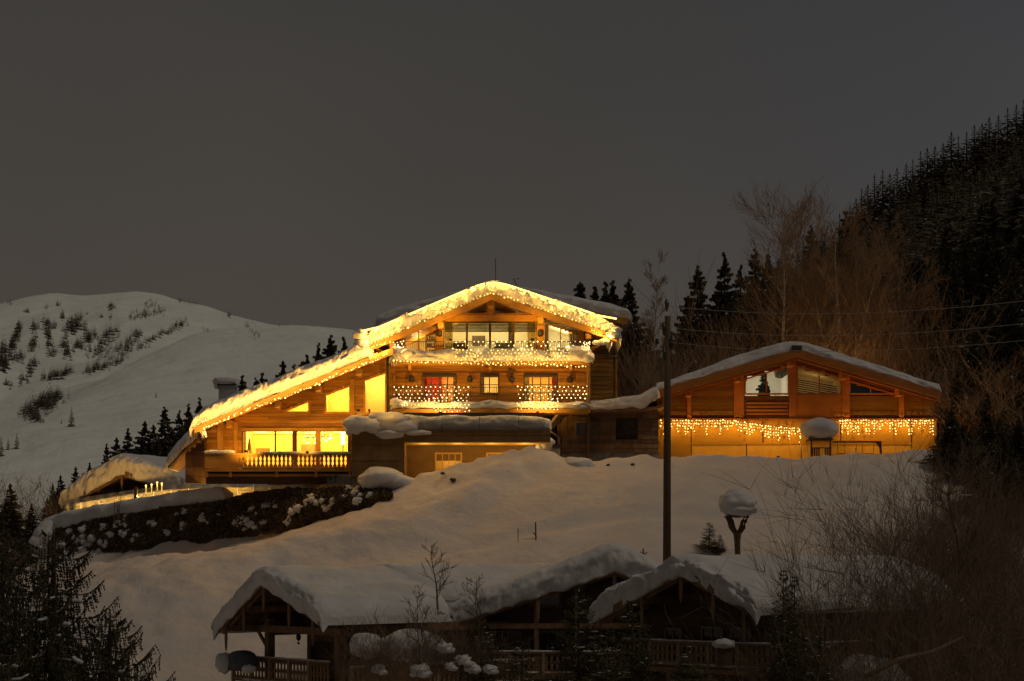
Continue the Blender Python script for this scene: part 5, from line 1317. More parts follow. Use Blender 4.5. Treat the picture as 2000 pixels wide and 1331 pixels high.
# ---------------------------------------------------------------- terrace edge on the left
E = [(112, 1020, 124.), (128, 1003, 121.5), (200, 985, 118.5), (265, 975, 116.), (330, 968, 113.5), (400, 962, 111.), (456, 957, 109.), (530, 957, 106.5), (600, 953, 104.5), (680, 948, 102.6), (716, 944, 101.8)]
def edge(px):
    Y = float(np.interp(px, [a[0] for a in E], [a[2] for a in E])); return Y
RT = [(124, 979), (180, 969), (265, 956), (345, 947), (450, 938), (560, 932), (640, 928), (716, 925)]
def rtop(px): return float(np.interp(px, [a for a, b in RT], [b for a, b in RT]))
gr = empty('glass_railing', P(456, 957, 109), 'long frameless glass railing along the snowy terrace, glowing yellow at its left end', 'railing')
cuts = [124, 158, 193, 229, 262, 268, 300, 334, 368, 402, 434, 464, 495, 526, 560, 594, 625, 655, 686, 716]
for a, b in zip(cuts, cuts[1:]):
    if a == 262: continue
    pa, pb = P(a+.6, rtop(a), edge(a)), P(b-.6, rtop(b), edge(b)); m = MB(); H = 1.25
    m.add([pa, pb, pb-Vector((0, 0, H)), pa-Vector((0, 0, H)), pa+Vector((0, .02, 0)), pb+Vector((0, .02, 0)), pb-Vector((0, -.02, H)), pa-Vector((0, -.02, H))], [(0, 3, 2, 1), (4, 5, 6, 7), (0, 1, 5, 4)])
    m.build('glass_panel', M['glass_green'], gr)
m = MB(); pa, pb = P(570, 957, edge(570)-.1), P(716, 950, edge(716)-.1); m.bar(pa, pb, .08, .1); m.build('bottom_rail', M['metal'], gr)
m = MB(); m.bar(P(265, 952, edge(265)-.05), P(265, 985, edge(265)-.05), .2, .2); m.build('post', M['metal'], gr)
# lit parapet wall behind the left glass
tw = MB(); g = []
for i in range(90):
    px = 124+i*(716-124)/89; Y = edge(px)+1.3; x = X_(px, edge(px))+.35
    z = Z_(rtop(px), edge(px))-.12-.10*N(px*.05, 3.)-.25*min(1, max(0, (px-300)/160)); zb = z-1.8
    g.append([(x, Y, zb), (x, Y, z-.1), (x+.02, Y+.06, z), (x+.1, Y+.5, z+.02), (x+.1, Y+2.5, z-.3)])
tw.grid(g); tag(tw.build('terrace_bank', M['snow_roof'], smooth=True, origin=P(300, 965, 116)), 'long bank of snow behind the glass rail, golden at its left end', 'snow bank')
sg = [Vector((X_(px, edge(px)), edge(px)+.45, Z_(rtop(px), edge(px))-1.05)) for px in range(126, 470, 8)]
string_lights(sg, .5, 'low strip of lights behind the left part of the glass rail', None, r=.03, mt='bulb_warm', power=900, nl=14, off=(0, .1, .6))
for px, py in ((307, 940), (296, 944), (285, 946), (316, 942)):
    m = MB(); p = P(px, py+3, edge(px)+.3); m.octa(p, .07); m.tube([p-Vector((0, 0, .5)), p], .03, 5); tag(m.build('terrace_light', M['bulb_warm'], origin=p), 'small glowing light on the glass rail, %s of four before the shed' % {307: 'third', 296: 'second', 285: 'leftmost', 316: 'rightmost'}[px], 'light', 'four small lights on the glass rail')
# roll of snow on the terrace edge
def roll(px_pts, label, seed, n=110, m_=16, lump=.14, name='snow_cornice'):
    """px_pts: (px, top py, bottom py, depth of front, Y)"""
    mb = MB(); g = []
    xs = [p[0] for p in px_pts]
    for i in range(n):
        px = xs[0]+(xs[-1]-xs[0])*i/(n-1); tp, bt, dp, Y = (float(np.interp(px, xs, [p[k] for p in px_pts])) for k in (1, 2, 3, 4))
        c = P(px, (tp+bt)/2, Y); hz = (bt-tp)*Y/F/2; row = []
        en = min(1, i/5, (n-1-i)/5)**.5 if 0 < i < n-1 else .02
        for j in range(m_):
            a = math.pi*(1.35-1.75*j/(m_-1))+math.pi*.25
            a = -math.pi*.62 + (math.pi*1.62)*j/(m_-1)    # from under the front, over the nose, to the back
            cx, sz = -math.cos(a), math.sin(a)
            k = 1+lump*(N(px*.035, a*1.3, seed)*1.5+.6*N(px*.1, a*3, seed))
            row.append((c.x+.1*N(px*.06, a, seed), c.y + (-abs(math.cos(a*.5+.3))*0 + (-cx if False else 0)) + (-dp*math.cos(a) if a < math.pi/2 else -1.1*dp*math.cos(a))*k*en, c.z + hz*math.copysign(abs(sz)**.7, sz)*k*en))
        g.append(row)
    mb.grid(g); o = mb.build(name, M['snow_roof'], smooth=True, origin=P(xs[0], px_pts[0][1], px_pts[0][4])); tag(o, label, 'snow cornice'); return o
roll([(72, 1022, 1056, .6, 121.5), (100, 1008, 1048, .8, 120.5), (140, 996, 1034, .9, 118.8), (200, 986, 1018, 1.0, 116.8), (270, 974, 1006, 1.0, 114.4), (340, 962, 994, 1.0, 112.2), (400, 954, 990, 1.0, 110.2), (440, 950, 988, .9, 108.6), (456, 952, 984, .7, 108.2)],
     'thick rolled lip of snow hanging over the hedge bank, left half', 2)
roll([(470, 964, 972, .4, 107.9), (560, 958, 966, .4, 105.4), (650, 952, 962, .4, 103.2), (740, 946, 960, .5, 101)], 'thin snow edge under the clear part of the glass rail', 6, lump=.25)
snow_heap([(95, 1045, 1.0, .9), (82, 1062, .8, .8), (110, 1075, .9, .9)], 'plump snow lumps at the left end of the hedge bank', 119.5, group='snow lumps on the hedge bank')
# hedge bank: steep dark shrubs with clumps of snow
HB = [(95, 1040, 1112, 119.5), (140, 1030, 1104, 118), (200, 1014, 1092, 116), (270, 1003, 1076, 113.6), (340, 992, 1066, 111.4), (400, 986, 1058, 109.2), (460, 978, 1046, 107.0), (520, 968, 1036, 105.2), (580, 962, 1027, 103.6), (650, 956, 1010, 101.8), (710, 955, 992, 100.6), (765, 962, 972, 99.6)]
hx = [a[0] for a in HB]
mb = MB(); lf = MB(); g = []; rd = random.Random(12); wx = 0
def hbp(px, v):
    tp, bt, Y = (float(np.interp(px, hx, [a[k] for a in HB])) for k in (1, 2, 3))
    q = P(px, tp+(bt-tp)*v, Y - .9*math.sin(min(1, v*1.1)*math.pi*.5)); return q
for i in range(200):
    px = 95+670*i/199; row = []
    for j in range(14):
        v = -.08+1.2*j/13; p = hbp(px, max(0, v)); 
        if v < 0: p.z += .3; p.y += .4
        p.y -= .55*fbm(p.x, p.z*1.4, .7, 4, 5.); p.z += .16*N(px*.09, v*4); row.append(p)
    g.append(row)
mb.grid(g); hd = mb.build('hedge_bank', M['hedge'], origin=P(400, 1050, 109), smooth=False); tag(hd, 'steep dark bank of low hedge with clumps of snow under the glass rail', 'hedge')
for k in range(9000):
    px = rd.uniform(95, 765); v = rd.uniform(-.05, 1.03); p = hbp(px, max(0, v)); p.y -= .5*fbm(p.x, p.z*1.4, .7, 4, 5.)+.12
    a = rd.uniform(0, 6.28); s = rd.uniform(.06, .16); u_ = Vector((math.cos(a), rd.uniform(-.5, .5), math.sin(a)))*s; w_ = u_.cross(Vector((rd.uniform(-.5, .5), 1, rd.uniform(-.5, .5)))).normalized()*s*.6
    p.z += rd.uniform(-.08, .1); lf.add([p-u_, p+w_, p+u_, p-w_-Vector((0, .1, 0))], [(0, 1, 2, 3)])
lf.build('leaves', M['leaf'], hd, kind='stuff')
sc_ = MB(); rd = random.Random(4)
clumps = [(600, 978, 2.3), (620, 985, 2), (577, 1000, 2.2), (585, 990, 1.6), (480, 1015, 1.8), (500, 1008, 2), (515, 1020, 1.7), (495, 1025, 1.8), (465, 1020, 1.2), (690, 965, 2), (705, 972, 2.2), (672, 966, 1.5), (650, 985, 1.2), (355, 1000, 1.6), (300, 1022, 1.3), (245, 1040, 1.7), (247, 1020, 1.3), (215, 1048, 1.8), (205, 1030, 1.5), (160, 1050, 2.8), (172, 1070, 2.2), (150, 1060, 2.2), (185, 1080, 1.4), (330, 1042, 1.1), (360, 1028, .9), (540, 990, 1.2), (562, 1020, 1.1), (395, 1010, 1), (265, 1050, 1.1), (200, 1062, 1.4), (230, 1025, 1.2), (636, 995, 1), (130, 1075, 2), (120, 1060, 2), (402, 1018, .9), (520, 988, .8), (430, 1005, .6)]
for px, py, s in clumps:
    for k in range(5):
        q = (px+rd.gauss(0, 5*s*.7), py+rd.gauss(0, 4.5*s*.7)); tp, bt = (float(np.interp(q[0], hx, [a[kk] for a in HB])) for kk in (1, 2))
        v = min(1, max(0, (q[1]-tp)/(bt-tp))); p = hbp(q[0], v); p.y -= .5*fbm(p.x, p.z*1.4, .7, 4, 5.)+.12
        r = rd.uniform(.07, .19)*s**.5; sc_.blob(p, (r*1.25, r*.6, r*.8), 9, 6, .55, 2.6, k+px)
sc_.build('snow_clumps', M['snow_roof'], hd, smooth=True, kind='stuff')
e_ = empty('bush', P(240, 985, 115), 'thin leafless sprigs poking through the snow lip', 'bush'); a_, f_ = bush_meshes(95, 1.9, 1.3, 9, 1)
for nm, q in (('stems', a_), ('twigs', f_)):
    if q.v: o = bpy.data.objects.new(nm, q.mesh(nm, M['twig_dark'])); col.objects.link(o); o.parent = e_; tag(o, kind='stuff')
e_.location = P(236, 1010, 114.2)
# ---------------------------------------------------------------- houses in the foreground, rotated, built in their own frame
def gable_house(apex, phi, lw_, ld, rw, rd_, L, T, name, label, wall_y=2.0, wx=None, seed=0, base=-8., pend=True, Tfn=None, ends=9., cat='house', snow_lump=.07, wopen=(), side=True, over=.25, front_wall=True, drape=.30):
    ax, ay, az = apex
    h = empty(name, (ax, ay, az), label, cat, rz=phi)
    prof = [(-lw_, -ld), (0, 0), (rw, -rd_)]
    m = MB(); deck(m, prof, .16, 0, L); rf = m.build('roof', M['wood_dark'], h)
    m = MB(); deck(m, [(x, z-.02) for x, z in prof], .34, -.08, 0); m.build('fascia', M['wood_old'], rf)
    m = MB(); deck(m, [(x*.985, z-.3) for x, z in prof], .14, .10, .2); m.build('verge_board', M['wood_old'], rf)
    n = 0
    for x in (-lw_*.86, -lw_*.45, 0, rw*.45, rw*.86):
        z = on(prof, x)-.32; m = MB(); m.box(x-.10, x+.10, .22, wall_y+.1, z-.26, z); m.build('purlin', M['wood_old'], h)
        if pend and abs(x) != 0 or x == 0:
            m = MB(); m.prism([(x-.05, z-.95), (x, z-1.1), (x+.05, z-.95), (x+.09, z-.5), (x+.06, z+.1), (x-.06, z+.1), (x-.09, z-.5)], -.02, .03)
            if n in (1, 2, 3) or pend == 2: m.build('pendant_board', M['wood_old'], h)
        n += 1
    for i in range(int(L/1.1)):                      # rafters under both eaves
        y = .6+i*1.1
        for s in (-1, 1):
            xo = -lw_ if s < 0 else rw; zo = -ld if s < 0 else -rd_; f = .68
            m = MB(); m.bar((xo*.99, y, zo-.25), (xo*f, y, zo*f-.25), .1, .16); m.build('rafter', M['wood_old'], rf)
    wl, wr = (-lw_*.80, rw*.80) if wx is None else wx
    if front_wall:
        wp = [(wl, base), (wr, base), (wr, on(prof, wr)-.2), (0, -.2), (wl, on(prof, wl)-.2)] if wl < 0 < wr else [(wl, base), (wr, base), (wr, on(prof, wr)-.2), (wl, on(prof, wl)-.2)]
        m = MB(); siding(m, wp, wall_y, .22, wopen, seed=seed); m.build('wall', M['wood_dark'], h, kind='stuff')
    if side:
        m = MB()
        m.box(wl, wl+.15, wall_y+.1, L-.6, base, on(prof, wl)-.2); m.build('side_wall', M['wood_dark'], h)
        m = MB()
        k = int((on(prof, wr)-.2-base)/.24)
        for i in range(k): m.box(wr-.15, wr+(.02 if i % 2 else .0), wall_y+.1, L-.6, base+i*.24, base+i*.24+.232)
        m.build('side_wall', M['wood_dark'], h, kind='stuff')
    q = snow_roof(prof, -.12, L+.2, T, seed=seed+60, over=over, n=130, lump=snow_lump, droop=.22, smooth=9, ends=ends, Tfn=Tfn, drape=drape)
    q.build('roof_snow', M['snow_roof'], h, smooth=True)
    return h, prof
def carved_rail(h, a, b, ztop, zbot, y_or_pts=None, label=None, snow=True, bw=.24):
    """balcony railing of carved boards between two local points a,b (x,y)"""
    a = Vector((a[0], a[1], 0)); b = Vector((b[0], b[1], 0)); d = (b-a); L = d.length; d.normalize(); ang = math.atan2(d.y, d.x)
    m = MB(); m.bar(a+Vector((0, 0, ztop)), b+Vector((0, 0, ztop)), .12, .08); r = m.build('railing', M['wood_old'], h, label=label)
    m = MB(); m.bar(a+Vector((0, 0, zbot)), b+Vector((0, 0, zbot)), .10, .10); m.build('bottom_rail', M['wood_old'], r)
    n = max(2, int(L/bw)); H = ztop-zbot-.06
    prof_ = [(0, .115), (.12, .115), (.2, .06), (.34, .05), (.45, .10), (.55, .10), (.66, .05), (.8, .06), (.88, .115), (1, .115)]
    me = None
    for i in range(n):
        c = a+d*(L*(i+.5)/n)
        if i % 6 == 0:
            q = a+d*(L*i/n); m = MB(); m.box(-.06, .06, -.07, .07, zbot-.1, ztop+.02); o = m.build('post', M['timber_grey'], r); o.location = q; o.rotation_euler.z = ang
        if me is None:
            m = MB()
            for k in range(len(prof_)-1):
                (t0, w0), (t1, w1) = prof_[k], prof_[k+1]; m.prism([(-w0, t0*H), (w0, t0*H), (w1, t1*H), (-w1, t1*H)], -.015, .015)
            me = m.mesh('board', M['wood_old'])
        o = bpy.data.objects.new('board', me); col.objects.link(o); o.parent = r; o.location = c+Vector((0, 0, zbot+.04)); o.rotation_euler.z = ang
    if snow:
        m = MB(); g = []
        for off, w, hh in ((ztop+.05, .09, .07), (zbot+.03, .13, .07)):
            pts = [a+d*(L*i/30)+Vector((0, 0, off+.015*N(i*.7, off))) for i in range(31)]
            m.tube(pts, [max(.012, hh*(.7+.5*N(i*.33, off*3.1))) for i in range(31)], 8)
        m.build('rail_snow', M['snow_roof'], r, smooth=True, kind='stuff')
    return r
M['timber_grey'] = mat('timber_grey', (.24, .17, .10), (.32, .24, .15), rough=.75, scale=4, stretch=(1, 1, .4))
# house A: porch gable turned to the left
hA, pA = gable_house((-10.24, 76.0, -.60), R(-50), 3.45, 2.0, 4.2, 1.50, 6.2, .66, 'chalet', 'dark foreground chalet at the left with an open porch under sagging snow', wall_y=4.0, wx=(-2.4, 2.9), seed=70, base=-7.5, pend=2, Tfn=lambda u: .60+.30*max(0, u-.5), ends=8, over=.35)
prear = [(-3.4, -1.97), (0, 0), (2.5, -.86)]
m = MB(); deck(m, prear, .16, 6.25, 19); rfA = m.build('roof', M['wood_dark'], hA)
q = snow_roof(prear, 5.9, 19.2, .66, seed=131, over=.25, n=110, lump=.05, droop=.2, smooth=9, Tfn=lambda u: .64+.1*u); q.build('roof_snow', M['snow_roof'], hA, smooth=True)
m = MB()
for i in range(26): m.box(2.15, 2.3+(.02 if i % 2 else 0), 5.6, 13, -7.5+i*.25, -7.5+i*.25+.243)
m.build('side_wall', M['wood_dark'], hA, kind='stuff')
for x, y, w in ((-2.2, 1.7, .16), (-2.45, 4.0, .14), (2.9, 1.8, .16)):
    m = MB(); m.box(x-w, x+w, y-w, y+w, -7.0, on(pA, x)-.5); m.build('post', M['wood_old'], hA)
m = MB(); m.box(-3.2, 3.4, 1.5, 1.8, -2.35, -2.05); m.build('tie_beam', M['wood_old'], hA)
m = MB(); m.box(2.75, 3.05, 1.8, 12, -2.25, -1.95); m.build('tie_beam', M['wood_old'], hA)
m = MB(); m.box(-2.6, -2.35, 1.8, 4.2, -2.5, -2.2); m.build('tie_beam', M['wood_old'], hA)
m = MB(); m.bar((-3.1, 1.7, -2.35), (-2.25, 1.7, -3.15), .1, .12); m.build('brace', M['wood_old'], hA)
m = MB(); m.box(-4.6, 3.1, 1.2, 4.1, -5.0, -4.75); m.build('porch_floor', M['wood_old'], hA)
m = MB(); m.box(2.9, 4.4, 1.2, 12, -5.0, -4.75); m.build('porch_floor', M['wood_old'], hA)
carved_rail(hA, (-4.5, 1.3), (2.9, 1.3), -3.45, -4.45, label='carved porch railing with snow along its rails')
carved_rail(hA, (4.35, 1.3), (4.35, 11.5), -3.6, -4.5)
m = MB()
for z in (-3.2, -2.9): m.box(-.6, .6, 3.9, 3.95, z, z+.2)
m = MB(); m.box(2.0, 2.25, 3.86, 3.92, -4.1, -3.8); m.build('wall_box', M['metal'], hA)
m = MB(); p = [(-2.4+.3*k, 4.0) for k in range(18)]
for k in range(9): m.prism([(-2.3+k*.28, -2.75), (-2.16+k*.28, -2.82), (-2.02+k*.28, -2.75), (-2.02+k*.28, -2.5), (-2.3+k*.28, -2.5)], 3.85, 3.89)
m.build('scalloped_valance', M['wood_old'], hA)
oo = MB(); c = Vector((-10.24-1.0*.643+3.0*.766, 76+.766+3*.643, -.6-2.6)); c = P(583, 1236, 79)
oo.tube([c+Vector((0, 0, .3)), c-Vector((0, 0, .08))], .012, 4); oo.tube([c-Vector((0, 0, .05)), c-Vector((0, 0, .15)), c-Vector((0, 0, .3)), c-Vector((0, 0, .36))], [.06, .11, .09, .02], 8); oo.octa(c-Vector((0, 0, .45)), .07)
tag(oo.build('hanging_lantern', M['metal'], origin=c), 'small dark lantern hanging under the porch of the left foreground chalet', 'lantern')

# house B: wide front gable in the middle
hB, pB = gable_house((4.40, 79.0, -.10), R(1.0), 7.3, 2.30, 3.2, 1.25, 10.0, .85, 'chalet', 'dark foreground chalet in the middle with a pale attic window and long left roof', wall_y=1.7, wx=(-6.5, 2.6), seed=72, base=-8,
    Tfn=lambda u: .72+.10*math.exp(-((u-.15)/.2)**2)+.32*math.exp(-((u-.66)/.22)**2), ends=7, over=.4, wopen=[[(-3.72, -1.82), (-2.25, -1.82), (-2.25, -.86), (-3.0, -1.15)]])
winp = [(-3.72, -1.82), (-2.25, -1.82), (-2.25, -.86), (-3.0, -1.15)]
fr = MB()
for i in range(4):
    a = Vector((winp[i][0], 1.66, winp[i][1])); b = Vector((winp[(i+1) % 4][0], 1.66, winp[(i+1) % 4][1])); fr.bar(a, b, .1, .1+.003*(i % 2), up=Vector((0, 1, 0)))
wB = fr.build('window', M['wood_old'], hB); g_ = MB(); g_.prism(winp, 1.72, 1.74); g_.build('pane', M['glass'], wB); g_ = MB(); g_.prism(winp, 1.85, 1.9); g_.build('curtain', M['white_grey'], wB)
for x0, x1, z0, z1 in ((-5.2, -4.0, -4.2, -2.9), (-3.2, -2.4, -4.6, -2.9), (-1.4, -.5, -4.6, -2.9)):
    fr = MB(); pl = [(x0, z0), (x1, z0), (x1, z1), (x0, z1)]
    for i in range(4): fr.bar((pl[i][0], 1.62, pl[i][1]), (pl[(i+1) % 4][0], 1.62, pl[(i+1) % 4][1]), .1, .08+.003*(i % 2), up=Vector((0, 1, 0)))
    fr.bar(((x0+x1)/2, 1.62, z0), ((x0+x1)/2, 1.62, z1), .05, .06, up=Vector((0, 1, 0)))
    w_ = fr.build('window', M['wood_old'], hB); g_ = MB(); g_.prism(pl, 1.64, 1.66); g_.build('pane', M['pane_dark'], w_)
m = MB(); m.box(-5.9, 2.6, .2, 1.7, -4.9, -4.7); m.build('balcony', M['wood_old'], hB)
carved_rail(hB, (-6.0, .3), (2.6, .3), -3.75, -4.65)
for x in (-5.6, -3.35, -1.6): m = MB(); m.box(x-.09, x+.09, .3, .5, -4.9, on(pB, x)-.5); m.build('post', M['wood_old'], hB)
m = MB(); m.box(-6.8, 3.0, .28, .52, -2.72, -2.5); m.build('tie_beam', M['wood_old'], hB)

# house C: gable turned left, right of the middle
hC, pC = gable_house((6.60, 72.0, -.17), R(-45), 4.5, 1.95, 3.55, 1.45, 14.5, .72, 'chalet', 'dark foreground chalet at the right, its snow roof running into the bare thicket', wall_y=2.0, wx=(-3.5, 2.6), seed=75, base=-8,
    Tfn=lambda u: .62+.28*math.exp(-((u-.08)/.14)**2), ends=7, snow_lump=.13)
for x0, x1, z0, z1 in ((-2.4, -1.6, -4.2, -2.5), (-.5, .5, -4.2, -2.4), (1.0, 1.9, -4.2, -2.4)):
    fr = MB(); pl = [(x0, z0), (x1, z0), (x1, z1), (x0, z1)]
    for i in range(4): fr.bar((pl[i][0], 1.92, pl[i][1]), (pl[(i+1) % 4][0], 1.92, pl[(i+1) % 4][1]), .09, .08+.003*(i % 2), up=Vector((0, 1, 0)))
    fr.bar(((x0+x1)/2, 1.92, z0), ((x0+x1)/2, 1.92, z1), .06, .06, up=Vector((0, 1, 0)))
    w_ = fr.build('window', M['timber_grey'], hC); g_ = MB(); g_.prism(pl, 1.94, 1.96); g_.build('pane', M['pane_dark'], w_)
m = MB(); m.box(-3.6, 4.0, .5, 2.0, -4.15, -3.95); m.build('balcony', M['wood_old'], hC); m = MB(); m.box(2.7, 4.0, 2.0, 13, -4.15, -3.95); m.build('balcony', M['wood_old'], hC)
carved_rail(hC, (-3.5, .55), (3.9, .55), -2.95, -3.85, label='carved balcony railing with a line of snow on each rail')
carved_rail(hC, (3.95, .8), (3.95, 12.5), -3.0, -3.9)
for x, y in ((2.6, .7), (3.3, 5.), (3.3, 9.)): m = MB(); m.box(x-.09, x+.09, y-.09, y+.09, -4, on(pC, x)-.35); m.build('post', M['wood_old'], hC)
for k in range(4): m = MB(); m.box(-3.2+k*2.1, -2.95+k*2.1, .4, 2.2, -4.5, -4.16); m.build('bracket', M['wood_old'], hC)
tb_ = MB(); c = P(1413, 1275, 69.6); tb_.tube([c-Vector((0, 0, .5)), c+Vector((0, 0, .25))], [.26, .30], 12); o = tb_.build('barrel_planter', M['wood_dark'], origin=c); tag(o, 'dark tub filled with a cap of snow standing on the right balcony', 'planter')
m = MB(); m.blob(c+Vector((0, 0, .32)), (.45, .42, .2), 18, 10, .2, 2, 4); m.build('snow_cap', M['snow_roof'], o, smooth=True)

# shed and porch roof on the left below the mountain
hS, pS = gable_house(tuple(P(238, 918, 124)), R(-28), 5.0, 2.05, 5.6, 1.55, 9.0, 1.15, 'shed', 'low open shed with a very thick snow roof beside the glowing glass rail', wall_y=2.5, seed=81, base=-5, pend=False, cat='shed', Tfn=lambda u: 1.15+.1*math.sin(u*5), ends=6, snow_lump=.12)
# side porch of the lit chalet, behind its left corner
pr_ = pxpoly([(329, 909), (352, 884), (400, 838)], 110.5)
sp_ = empty('side_porch', P(365, 930, 111), 'small steep snow-covered lean-to roof behind the left corner of the lit chalet', 'porch')
m = MB(); deck(m, pr_, .18, 110.5, 114.5); m.build('roof', M['wood_old'], sp_)
m = MB(); siding(m, pxpoly([(362, 945), (410, 945), (410, 850), (362, 888)], 111.4), 111.4, .25, seed=6); m.build('wall', M['wood_old'], sp_, kind='stuff')
q = snow_roof(pr_, 110.4, 114.5, .85, seed=83, over=.15, n=60, lump=.06, droop=.1, ends=7); q.build('roof_snow', M['snow_roof'], sp_, smooth=True)

# ---------------------------------------------------------------- utility pole and wires
YU = 86.0
up = empty('utility_pole', P(1302.5, 1120, YU), 'tall dark wooden utility pole between the two chalets', 'pole')
m = MB(); m.tube([P(1302.5, 1130, YU), P(1303, 900, YU), P(1304, 618, YU)], [.19, .175, .14], 14); m.build('shaft', M['pole'], up, smooth=True)
for px, py in ((1302, 595), (1296, 640), (1313, 668), (1297, 690)):
    m = MB(); a = P(px, py, YU-.1); m.tube([a-Vector((0, 0, .35)), a-Vector((0, 0, .1)), a+Vector((0, 0, .05)), a+Vector((0, 0, .25))], [.03, .1, .12, .04], 8); m.build('insulator', M['metal'], up)
m = MB(); m.bar(P(1294, 650, YU-.1), P(1316, 676, YU-.1), .08, .08); m.build('crossarm', M['metal'], up)
for i, (py0, x1, y1, Y1, lb) in enumerate(((598, 2300, 545, 60, 'upper power line running right from the pole top'), (640, 2300, 590, 60, 'middle power line running right from the pole'), (668, 2300, 625, 60, 'lowest power line running right from the pole'))):
    a, b = P(1304, py0, YU), P(x1, y1, Y1); pts = [a.lerp(b, t/24)-Vector((0, 0, .7*4*(t/24)*(1-t/24))) for t in range(25)]
    m = MB(); m.tube(pts, .009, 4); tag(m.build('power_line', M['concrete'], origin=a), lb, 'cable', 'power lines')

# ---------------------------------------------------------------- torch-like stand with a snow ball
Yt = 90.0
ts_ = empty('feeder_stand', P(1440, 1085, Yt), 'dark forked wooden stand carrying a huge ball of snow on the slope', 'stand')
m = MB(); m.tube([P(1441, 1090, Yt), P(1440, 1060, Yt), P(1440, 1040, Yt)], [.14, .15, .2], 10); m.build('trunk', M['wood_dark'], ts_)
for s in (-1, 1):
    for o_, w in ((0, .10), (6, .08)):
        m = MB(); m.tube([P(1440+s*3, 1042, Yt), P(1440+s*(13-o_), 1030, Yt), P(1440+s*(16-o_), 1018, Yt), P(1440+s*(21-o_), 1009, Yt)], [.12, w, w, w*.9], 8); m.build('arm', M['wood_dark'], ts_, smooth=True)
m = MB(); m.pbox(1417, 1463, 1008, 1010.5, Yt-.25, .6); m.build('tray', M['wood_dark'], ts_)
m = MB(); m.blob(P(1440, 986, Yt), (.90, .85, .62), 30, 20, .16, 2.2, 3); m.blob(P(1437, 972, Yt), (.55, .55, .46), 20, 12, .15, 2, 6); m.blob(P(1448, 996, Yt), (.8, .8, .32), 20, 12, .2, 2.5, 9); m.build('snow_ball', M['snow_roof'], ts_, smooth=True, kind='stuff')
ps_ = MB(); ps_.tube([P(1047, 1070, 93), P(1046, 1020, 93)], [.045, .04], 6); ps_.tube([P(1047, 1047, 93), P(1041, 1040, 93)], .025, 4); ps_.blob(P(1048, 1067, 92.9), (.28, .3, .06), 12, 6, .3, 2, 1); tag(ps_.build('marker_post', M['wood_dark'], origin=P(1047, 1070, 93)), 'short dark post with a foot plate standing in the slope', 'post')
ps_ = MB(); ps_.tube([P(1012, 1072, 93), P(1012, 1032, 93)], .02, 4); tag(ps_.build('snow_stake', M['wood_old'], origin=P(1012, 1072, 93)), 'very thin stake left of the short post in the slope', 'stake')
ps_ = MB(); ps_.tube([P(1258, 1094, 88), P(1256, 1072, 88)], .035, 5); ps_.tube([P(1257, 1084, 88), P(1264, 1079, 88)], .025, 4); ps_.tube([P(1257, 1082, 88), P(1250, 1078, 88)], .02, 4); tag(ps_.build('twig_tip', M['wood_dark'], origin=P(1258, 1094, 88)), 'tiny dark twig poking out of the slope left of the pole', 'twig')

# things around house A
m = MB(); m.blob(P(715, 1262, 69.5), (.62, .6, .5), 24, 14, .12, 1.6, 2); tag(m.build('snow_mound', M['snow_roof'], origin=P(715, 1280, 69.5), smooth=True), 'smaller of the two big snow cushions before the left foreground chalet', 'snow mound', 'snow cushions before the foreground chalets')
m = MB(); m.blob(P(805, 1262, 68), (1.22, 1.0, .60), 30, 18, .10, 1.8, 5); m.blob(P(845, 1275, 67.6), (.7, .7, .42), 22, 12, .12, 1.8, 6); tag(m.build('snow_mound', M['snow_roof'], origin=P(812, 1285, 68), smooth=True, kind=None), 'larger snow cushion with twig shadows before the left foreground chalet', 'snow mound', 'snow cushions before the foreground chalets')
fb = empty('board_fence', P(745, 1331, 69.6), 'short fence of dark upright boards under the snow cushions', 'fence')
for i in range(14):
    m = MB(); m.pbox(712+i*9, 720+i*9, 1272+(i % 3), 1345, 69.7, .04); m.build('board', M['wood_old'], fb)
cv = MB(); c = P(472, 1296, 78); cv.blob(c, (.72, .6, .58), 22, 12, .06, 1.2, 2, flat=.5); o = cv.build('covered_grill', M['cover_blue'], origin=c, smooth=True); tag(o, 'dark bluish dome-shaped cover beside the porch, half under snow', 'cover')
m = MB(); m.blob(c+Vector((-.75, -.1, .0)), (.35, .4, .45), 16, 10, .15, 2, 3); m.build('snow_patch', M['snow_roof'], o, smooth=True)
m = MB(); m.blob(c+Vector((.35, -.45, -.2)), (.35, .2, .2), 14, 8, .2, 2, 6); m.build('snow_patch', M['snow_roof'], o, smooth=True)

